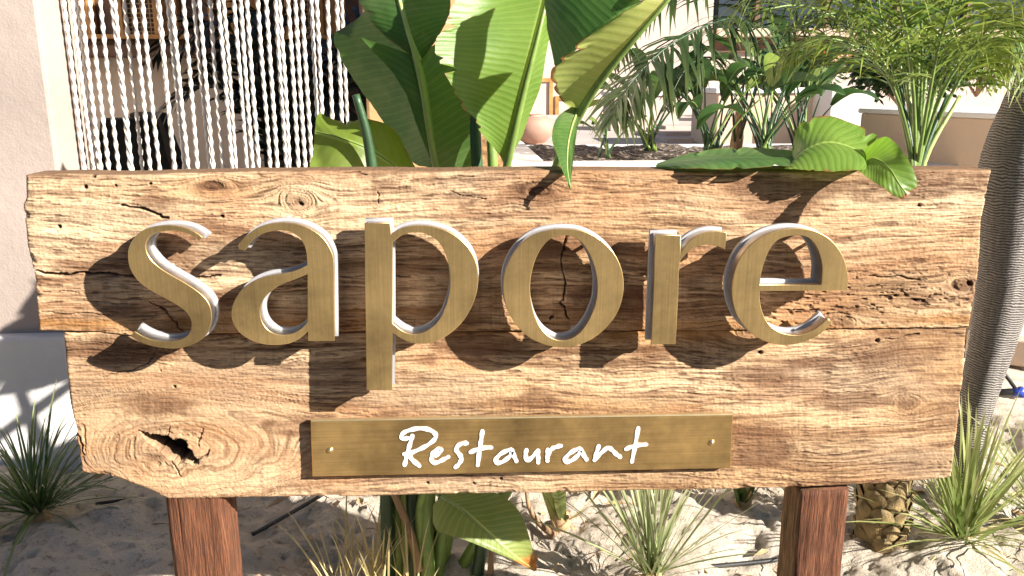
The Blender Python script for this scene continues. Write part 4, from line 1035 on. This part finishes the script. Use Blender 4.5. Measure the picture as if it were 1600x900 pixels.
for k in range(13):
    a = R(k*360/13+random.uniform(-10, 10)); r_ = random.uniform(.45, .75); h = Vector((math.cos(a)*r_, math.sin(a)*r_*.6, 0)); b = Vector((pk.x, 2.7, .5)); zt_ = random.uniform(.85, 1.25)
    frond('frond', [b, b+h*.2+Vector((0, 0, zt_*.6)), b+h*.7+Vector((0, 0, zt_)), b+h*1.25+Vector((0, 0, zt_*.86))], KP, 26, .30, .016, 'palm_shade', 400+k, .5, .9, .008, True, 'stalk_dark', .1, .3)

# ------------------------------------------------------------------ terrace, planters, houses at the back right
YW = 2.9
zr = P(900, 262, YW).z
mb = MB(); mb.box(-.35, 14, 5.4, 60, -.1, .80); tr = mb.build('terrace', M['paving'], None); tag(tr, kind='structure')
# long white planter with soil
xl = P(800, 262, YW).x
PL = empty('planter', (xl+1, YW, 0), 'long white planter with a wide rim and dark soil behind the board', 'planter')
mb = MB(); mb.box(xl, 9, YW, YW+.40, -.1, zr); mb.build('front_wall', M['white_wall'], PL, False, .012)
mb = MB(); mb.box(xl, xl+.22, YW+.402, 5.0, -.1, zr); mb.build('end_wall', M['white_wall'], PL, False, .012)
mb = MB(); mb.box(xl, 9, 5.0, 5.38, -.1, zr-.06); mb.build('rear_wall', M['white_wall'], PL, False, .012)
nx, ny = 120, 40; V = []
for j in range(ny+1):
    for i in range(nx+1):
        x = xl+.222+(8.5-xl)*i/nx; y = YW+.402+(5.0-YW-.404)*j/ny
        V.append((x, y, zr-.05+.05*mnoise.noise(Vector((x*4, y*4, 0)))+.025*mnoise.noise(Vector((x*14, y*14, 3)))))
mesh('soil', V, [(j*(nx+1)+i, j*(nx+1)+i+1, (j+1)*(nx+1)+i+1, (j+1)*(nx+1)+i) for j in range(ny) for i in range(nx)], M['soil'], PL, True)
# tan planter nearer, at the right
p0 = P(1346, 270, 2.3); pz = P(1346, 150, 2.35).z
TP = empty('tan_planter', (P(1450, 240, 2.3).x, 2.3, 0), 'tan plastered planter wall behind the feathery palm', 'planter')
c0 = P(1348, 150, 3.6); c1 = P(1640, 204, 2.45)
def slab(a, b, z0, z1, th, name, mat, parent, over=0.0):
    a = Vector((a.x, a.y)); b = Vector((b.x, b.y)); d = (b-a).normalized(); nn = Vector((-d.y, d.x))
    if nn.y < 0: nn = -nn
    a = a-d*over; b = b+d*over; a0 = a-nn*over; b0 = b-nn*over; a1 = a+nn*th; b1 = b+nn*th
    mb = MB(); V = [(q.x, q.y, z) for z in (z0, z1) for q in (a0, b0, b1, a1)]
    mb.add(V, [(3, 2, 1, 0), (4, 5, 6, 7)]+[(i, (i+1) % 4, 4+(i+1) % 4, 4+i) for i in range(4)])
    return mb.build(name, mat, parent, False, .008)
zt_ = (c0.z+c1.z)/2
slab(c0, c1, -.1, zt_-.03, .9, 'body', M['tan_wall'], TP)
slab(c0, c1, zt_-.03, zt_, .9, 'rim', M['white_wall'], TP, .015)
# stepped tan and white seats further back
def block(name, label, cat, px0, px1, py0, py1, Y, depth, mat, group=None, capm=None):
    a = P(px0, py0, Y); b = P(px1, py1, Y)
    t = empty(name, ((a.x+b.x)/2, Y, b.z), label, cat, group)
    mb = MB(); mb.box(a.x, b.x, Y, Y+depth, min(b.z, .8), a.z); mb.build('body', M[mat], t, False, .012)
    if capm:
        mb = MB(); mb.box(a.x-.03, b.x+.03, Y-.03, Y+depth+.03, a.z+.001, a.z+.05); mb.build('cap', M[capm], t, False, .008)
    return t
block('low_wall', 'tan low wall with pale cap beyond the small plants', 'wall', 1122, 1312, 146, 214, 6.6, .9, 'tan_wall', capm='white_wall')
block('low_wall', 'bright white block between the two tan walls', 'wall', 1300, 1360, 142, 222, 6.2, 1.2, 'white_wall')
block('low_wall', 'pale wall left of the arching frond on the terrace', 'wall', 955, 1060, 150, 200, 9.5, .6, 'pink_wall', capm='white_wall')
block('bench', 'long white bench seat at the back of the terrace', 'bench', 1200, 1700, 112, 134, 11.5, 1.0, 'pink_wall', capm='pink_wall')
for i, yy in enumerate((7.4, 7.9, 8.4)):
    t = empty('step', (1.2, yy, .8), ('nearest', 'middle', 'farthest')[i]+' of the three broad pale steps on the terrace', 'step', 'terrace steps')
    a = P(1040, 200, yy).x; b = P(1190, 200, yy).x
    mb = MB(); mb.box(a, b, yy, 8.9, .78+.04*i, .84+.04*i); mb.build('tread', M['pink_wall'], t, False, .006)
# clay urn on the terrace
up_ = P(834, 222, 5.6); UR = empty('clay_urn', (up_.x, 5.6, up_.z), 'round reddish clay urn at the end of the white planter', 'urn')
prof = [(.05, -.02), (.10, 0), (.155, .06), (.175, .12), (.16, .18), (.11, .215), (.07, .222), (.075, .235)]
mb = MB(); n = 28; V = [(up_.x+r_*math.cos(2*math.pi*k/n), 5.6+r_*math.sin(2*math.pi*k/n), up_.z+z) for r_, z in prof for k in range(n)]
mb.add(V, [(i*n+k, i*n+(k+1) % n, (i+1)*n+(k+1) % n, (i+1)*n+k) for i in range(len(prof)-1) for k in range(n)]+[tuple(range(n))]); mb.build('body', M['clay'], UR, True)
mb = MB(); mb.box(up_.x-.35, up_.x+.3, 5.4, 6.0, .8, up_.z-.019); mb.build('stand', M['pink_wall'], UR, False, .01)
# far houses
def house(name, label, px0, px1, Y, z0, z1, mat, wins, trim, roofm):
    a = P(px0, 100, Y).x; b = P(px1, 100, Y).x
    t = empty(name, ((a+b)/2, Y, z0), label, 'house')
    mb = MB(); mb.box(a, b, Y, Y+4, z0, z1); mb.build('wall', M[mat], t)
    mb = MB(); mb.box(a-.2, b+.2, Y-.2, Y+4.2, z1, z1+.18); mb.build('roof', M[roofm], t, False, .02)
    for (u0, u1, v0, v1) in wins:
        xa_, xb_ = P(u0, 100, Y).x, P(u1, 100, Y).x; zb_, za_ = P(800, v1, Y).z, P(800, v0, Y).z
        mb = MB()
        f = .07
        mb.box(xa_, xb_, Y-.06, Y+.0, za_-f, za_); mb.box(xa_, xa_+f, Y-.06, Y, zb_, za_-f); mb.box(xb_-f, xb_, Y-.06, Y, zb_, za_-f)
        fr = mb.build('window_frame', M[trim], t)
        mb = MB(); mb.box(xa_+f, xb_-f, Y-.02, Y-.003, zb_, za_-f); q = mb.build('pane', M['pink_wall'], fr); q.location = (0, 0, 0)
    return t
house('house', 'pale pink house with orange door frames beyond the clay urn', 700, 1110, 15.0, .75, 6.5, 'pink_wall', [(812, 864, 122, 190), (868, 905, 150, 190)], 'oak', 'tan_wall')
t = house('house', 'dark glazed building behind the feathery palm', 1118, 2100, 16.0, .75, 8.0, 'glass', [], 'walnut', 'tan_wall')
a = P(1110, 50, 15.8); b = P(2000, 50, 15.8); zz = P(1300, 47, 15.8).z; z2 = P(1300, 60, 15.8).z; z3 = P(1300, 82, 15.8).z
mb = MB(); mb.box(a.x, b.x, 15.3, 15.99, z2, zz); mb.build('ledge', M['tan_wall'], t, False, .02)
mb = MB(); mb.box(a.x, b.x, 15.6, 15.99, z3, z2-.002); mb.build('beam', M['walnut'], t)
mb = MB(); mb.box(a.x, b.x, 15.7, 15.98, .75, z3-.002); mb.build('lower_wall', M['pink_wall'], t)
for k, xx in enumerate((1180, 1290, 1400, 1510)):
    x = P(xx, 20, 15.9).x; mb = MB(); mb.box(x, x+.1, 15.88, 15.995, zz+.002, 7.9); mb.build('mullion', M['walnut'], t)
# flowers in front of the dark beam
pf = P(1296, 96, 14.6)
FL = empty('flower_bush', (pf.x, 14.6, pf.z-.6), 'small red flowering bush below the dark building', 'bush')
V = []; Fc = []; rgn = random.Random(4)
for k in range(160):
    c = Vector((pf.x+rgn.gauss(0, .22), 14.6+rgn.gauss(0, .15), pf.z+rgn.gauss(0, .12))); a = Vector((rgn.gauss(0, 1), rgn.gauss(0, 1), rgn.gauss(0, 1))).normalized()*.05; b = a.orthogonal().normalized()*.05
    i = len(V); V += [c-a, c+b, c+a, c-b]; Fc.append((i, i+1, i+2, i+3))
mesh('blossom', V, Fc, M['flower'], FL)
blades('foliage', (pf.x, 14.6, pf.z-.6), 90, .62, .02, 30, 88, .4, 'palm_dark', FL, 77, None, 4, .25)

# small paddle-leaved plants in the planter
def paddle(parent, base, az, el, sl, bl, bw, mat, seed, droop=.5, smat='stalk'):
    rg = random.Random(seed); hd = Vector((math.cos(az), math.sin(az), 0)); p = Vector(base); pts = [p.copy()]; e = el
    for k in range(6):
        p = p+(hd*math.cos(e)+Vector((0, 0, math.sin(e))))*(sl/6); e -= droop*.08; pts.append(p.copy())
    stalk(pts, (.009, .004), smat, parent, n=12, sides=6, world=True)
    mid = [p.copy()]; Lf = []; Rt = []; side0 = Vector((-hd.y, hd.x, 0)); tw = rg.uniform(-.7, .7)
    side = (side0*math.cos(tw)+Vector((0, 0, math.sin(tw)))).normalized()
    N = 7
    for k in range(N):
        f = k/(N-1)
        if k: p = p+(hd*math.cos(e)+Vector((0, 0, math.sin(e))))*(bl/(N-1)); e -= droop*.22; mid.append(p.copy())
        w_ = bw*max(.03, math.sin(math.pi*min(1, f*.93+.05))**.75); upv = Vector((0, 0, w_*.35))
        Lf.append(mid[-1]+side*w_+upv); Rt.append(mid[-1]-side*w_+upv)
    leaf_mesh('leaf', mid, Lf, Rt, mat, parent, n=20, m=4, ripple=.002, rib=.003, seed=seed, world=True, rib_mat='stalk')
def paddle_plant(px, py, Y, label, n, seed, h=.42, lean=0, bl=(.18, .30), bw=.045, pale=2):
    b = P(px, py, Y); t = empty('paddle_leaf_plant', (b.x, b.y, b.z), label, 'plant', 'small paddle-leaved plants in the planter'); rg = random.Random(seed)
    for i in range(n):
        az = rg.uniform(0, 6.28); el = R(rg.uniform(58, 88))
        paddle(t, (b.x+rg.uniform(-.045, .045), b.y+rg.uniform(-.03, .03), b.z-.04), az, el, h*rg.uniform(.5, 1.0), rg.uniform(*bl), bw*rg.uniform(.7, 1.1), 'small_leaf_pale' if i % 5 == pale else 'small_leaf', seed*31+i, rg.uniform(.4, 1.2), 'stalk' if i % 3 == 0 else 'stalk_dark')
    return t
paddle_plant(1018, 226, 3.75, 'paddle-leaved plant below the arching dark frond', 10, 61, .5, bl=(.24, .38), bw=.062)
paddle_plant(1110, 228, 3.6, 'slender paddle-leaved plant second from the right in the planter', 15, 62, .58, bl=(.24, .38), bw=.062)
paddle_plant(1195, 226, 3.5, 'broad paddle-leaved plant nearest the folded leaf', 18, 63, .60, bl=(.26, .42), bw=.078)
paddle_plant(1250, 226, 3.9, 'paddle-leaved plant just left of the tan planter', 14, 64, .66, bl=(.26, .42), bw=.075)
paddle_plant(945, 236, 3.5, 'small paddle-leaved plant beside the hanging leaf tip', 6, 65, .25, bl=(.12, .2))
def bush(px, py, Y, rx, rz, label, mat, n, seed, name='leafy_bush'):
    b = P(px, py, Y); t = empty(name, (b.x, Y, b.z), label, 'bush'); rg = random.Random(seed); V = []; Fc = []; TIP = []; RND = []
    for k in range(n):
        d = Vector((rg.gauss(0, 1), rg.gauss(0, 1), rg.gauss(0, 1))).normalized(); r_ = rg.random()**.4*(.75+.35*mnoise.noise(d*2.2+Vector((seed, 0, 0))))
        c = Vector((b.x, Y, b.z+rz))+Vector((d.x*rx, d.y*rx, d.z*rz))*r_; a_ = (d+Vector((rg.gauss(0, .7), rg.gauss(0, .7), rg.gauss(0, .7)))).normalized(); w_ = a_.orthogonal().normalized(); L_ = rg.uniform(.06, .12)
        i = len(V); V += [c, c+a_*L_*.5+w_*L_*.24, c+a_*L_, c+a_*L_*.5-w_*L_*.24]; Fc.append((i, i+1, i+2, i+3)); q = rg.random(); TIP += [0, .3, .6, .3]; RND += [q]*4
    me = bpy.data.meshes.new('foliage'); me.from_pydata([tuple(v) for v in V], [], Fc); me.update()
    a1 = me.attributes.new('tip', 'FLOAT', 'POINT'); a1.data.foreach_set('value', TIP); a2 = me.attributes.new('rnd', 'FLOAT', 'POINT'); a2.data.foreach_set('value', RND)
    link('foliage', me, M[mat], t)
    for k in range(5):
        a_ = rg.uniform(0, 6.28); stalk([(b.x, Y, b.z), (b.x+.3*rx*math.cos(a_), Y+.3*rx*math.sin(a_), b.z+rz*.6), (b.x+.6*rx*math.cos(a_), Y+.6*rx*math.sin(a_), b.z+rz*1.3)], (.018, .005), 'stalk_brown', t, 'branch', 8, 6, True)
    return t
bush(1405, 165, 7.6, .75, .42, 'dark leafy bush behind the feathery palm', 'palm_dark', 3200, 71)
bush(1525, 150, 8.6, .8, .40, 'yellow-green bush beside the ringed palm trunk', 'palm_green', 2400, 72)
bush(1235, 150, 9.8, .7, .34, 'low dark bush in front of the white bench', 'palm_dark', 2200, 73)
bush(1320, 140, 12.9, .9, .5, 'reddish brown bush below the dark ledge', 'dry_grass', 900, 74)
# dark arching palm in the planter
kb = P(1150, 226, 4.2)
DP = empty('arching_palm', (kb.x, kb.y, kb.z), 'dark palm with long arching fronds over the planter', 'palm')
def dfr(path, nl, ll, lw, sd, droop=.4, hang=.4, mat='palm_dark'):
    frond('frond', [(kb.x, kb.y, kb.z-.05)]+[tuple(P(*q)) for q in path], DP, nl, ll, lw, mat, sd, droop, .9, .009, True, 'stalk_dark', hang, .35)
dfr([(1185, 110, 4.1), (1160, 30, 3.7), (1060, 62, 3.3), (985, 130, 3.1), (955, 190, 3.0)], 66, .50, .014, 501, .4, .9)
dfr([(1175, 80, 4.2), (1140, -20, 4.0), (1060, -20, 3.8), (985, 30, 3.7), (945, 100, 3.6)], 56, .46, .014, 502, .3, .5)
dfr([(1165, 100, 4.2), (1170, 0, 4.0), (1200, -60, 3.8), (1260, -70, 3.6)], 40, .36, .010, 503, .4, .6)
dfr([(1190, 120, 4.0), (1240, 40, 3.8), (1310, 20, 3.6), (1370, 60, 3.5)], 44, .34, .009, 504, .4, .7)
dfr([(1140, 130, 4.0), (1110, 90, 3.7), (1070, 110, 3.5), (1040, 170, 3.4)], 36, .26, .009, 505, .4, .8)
stalk([(kb.x, kb.y, kb.z-.06), (kb.x+.01, kb.y, kb.z+.12), (kb.x+.02, kb.y, kb.z+.3)], (.05, .03), 'stalk_brown', DP, 'trunk', 10, 10, True)

# ------------------------------------------------------------------ hoses and litter on the sand
def hose(name, label, pts, r_, mat='hose', cat='hose'):
    L = []
    for q in pts:
        g = G(*q); g.z = .012; L.append(tuple(g))
    L = catmull(L, 40); mb = MB(); mb.tube(L, r_, 8); o = mb.build(name, M[mat], None, True); tag(o, label, cat); return o
hose('drip_hose', 'black drip hose crossing the sand behind the right post', [(1085, 893), (1180, 884), (1290, 870), (1380, 855), (1480, 836), (1640, 815)], .0075)
hose('drip_hose', 'black drip hose running away behind the left post', [(395, 840), (440, 815), (500, 780), (560, 745)], .007)
hose('twig', 'long curved dry twig on the sand left of the left post', [(190, 785), (198, 815), (228, 848), (262, 876), (300, 890)], .0035, 'stalk_brown', 'twig')
hose('drip_hose', 'thin dark pipe at the foot of the plinth near the left post', [(150, 792), (210, 784), (270, 776)], .006)
# blue pipe joint at the right edge
gq = G(1588, 622); BJ = empty('pipe_joint', (gq.x, gq.y, 0), 'blue plastic joint on a black irrigation pipe at the right edge', 'pipe fitting')
for pts, r_, mt, nm in (([(-.10, 0, .03), (.16, .02, .03)], .016, 'hose', 'pipe'), ([(-.02, 0, .03), (.06, .005, .03)], .018, 'blue', 'joint'), ([(.0, 0, .034), (-.1, .1, .2)], .009, 'hose', 'riser'), ([(.02, -.012, .03), (.02, .012, .03)], .024, 'blue', 'collar')):
    mb = MB(); mb.tube([Vector(q)+Vector((gq.x, gq.y, 0)) for q in pts], r_, 14); mb.build(nm, M[mt], BJ, True)
gt = G(1606, 582); TB = empty('timber_edging', (gt.x, gt.y, 0), 'pale timber edging lying on dark ground at the right edge', 'timber')
mb = MB(); Mx = Matrix.Translation((gt.x+.25, gt.y, .07)) @ Matrix.Rotation(R(-32), 4, 'Z'); mb.box(-.5, .5, -.05, .05, -.07, .07, Mx); mb.build('beam', M['tan_wall'], TB, False, .008)
# litter: chips, twigs and pebbles too small to tell apart
rgn = random.Random(12); V = []; Fc = []
mb = MB()
for k in range(3600):
    x = rgn.uniform(-2.2, 2.2); y = rgn.uniform(.4, 2.8)
    r_ = rgn.choice((.003, .004, .006, .009, .013)); c = Vector((x, y, .004+rgn.uniform(-.03, .03)))
    pts = [c+Vector((rgn.uniform(-1, 1), rgn.uniform(-1, 1), rgn.uniform(-.3, .8)))*r_ for _ in range(4)]
    mb.add(pts, [(0, 1, 2), (0, 2, 3), (0, 3, 1), (1, 3, 2)])
for k in range(170):
    x = rgn.uniform(-2.1, 2.1); y = rgn.uniform(.45, 2.4); a = rgn.uniform(0, 6.28); L_ = rgn.uniform(.02, .055); d = Vector((math.cos(a), math.sin(a), rgn.uniform(-.2, .3))); w_ = Vector((-d.y, d.x, rgn.uniform(-.5, .5)))*rgn.uniform(.2, .45); c = Vector((x, y, .012)); u_ = Vector((0, 0, 1))
    mb.add([c-d*L_, c+w_*L_+u_*L_*.35, c+d*L_+u_*L_*.4, c-w_*L_+u_*L_*.3, c+u_*L_*.08], [(0, 4, 1), (1, 4, 2), (2, 4, 3), (3, 4, 0)])
tag(mb.build('ground_litter', M['husk'], None), 'small dry chips and pebbles strewn over the sand', 'litter', kind='stuff')
mb = MB()
for k in range(260):
    x = rgn.uniform(-2.0, 2.0); y = rgn.uniform(.5, 2.4); a = rgn.uniform(0, 6.28); L_ = rgn.uniform(.03, .12); d = Vector((math.cos(a), math.sin(a), rgn.uniform(-.05, .15)))*L_
    p = Vector((x, y, .02)); mb.tube([p, p+d*.5+Vector((0, 0, .006)), p+d], [.0022, .0018, .0008], 5)
tag(mb.build('dry_straw', M['dry_twig'] if 'dry_twig' in M else M['stalk_brown'], None), 'thin dry straws scattered on the sand', 'litter', kind='stuff')
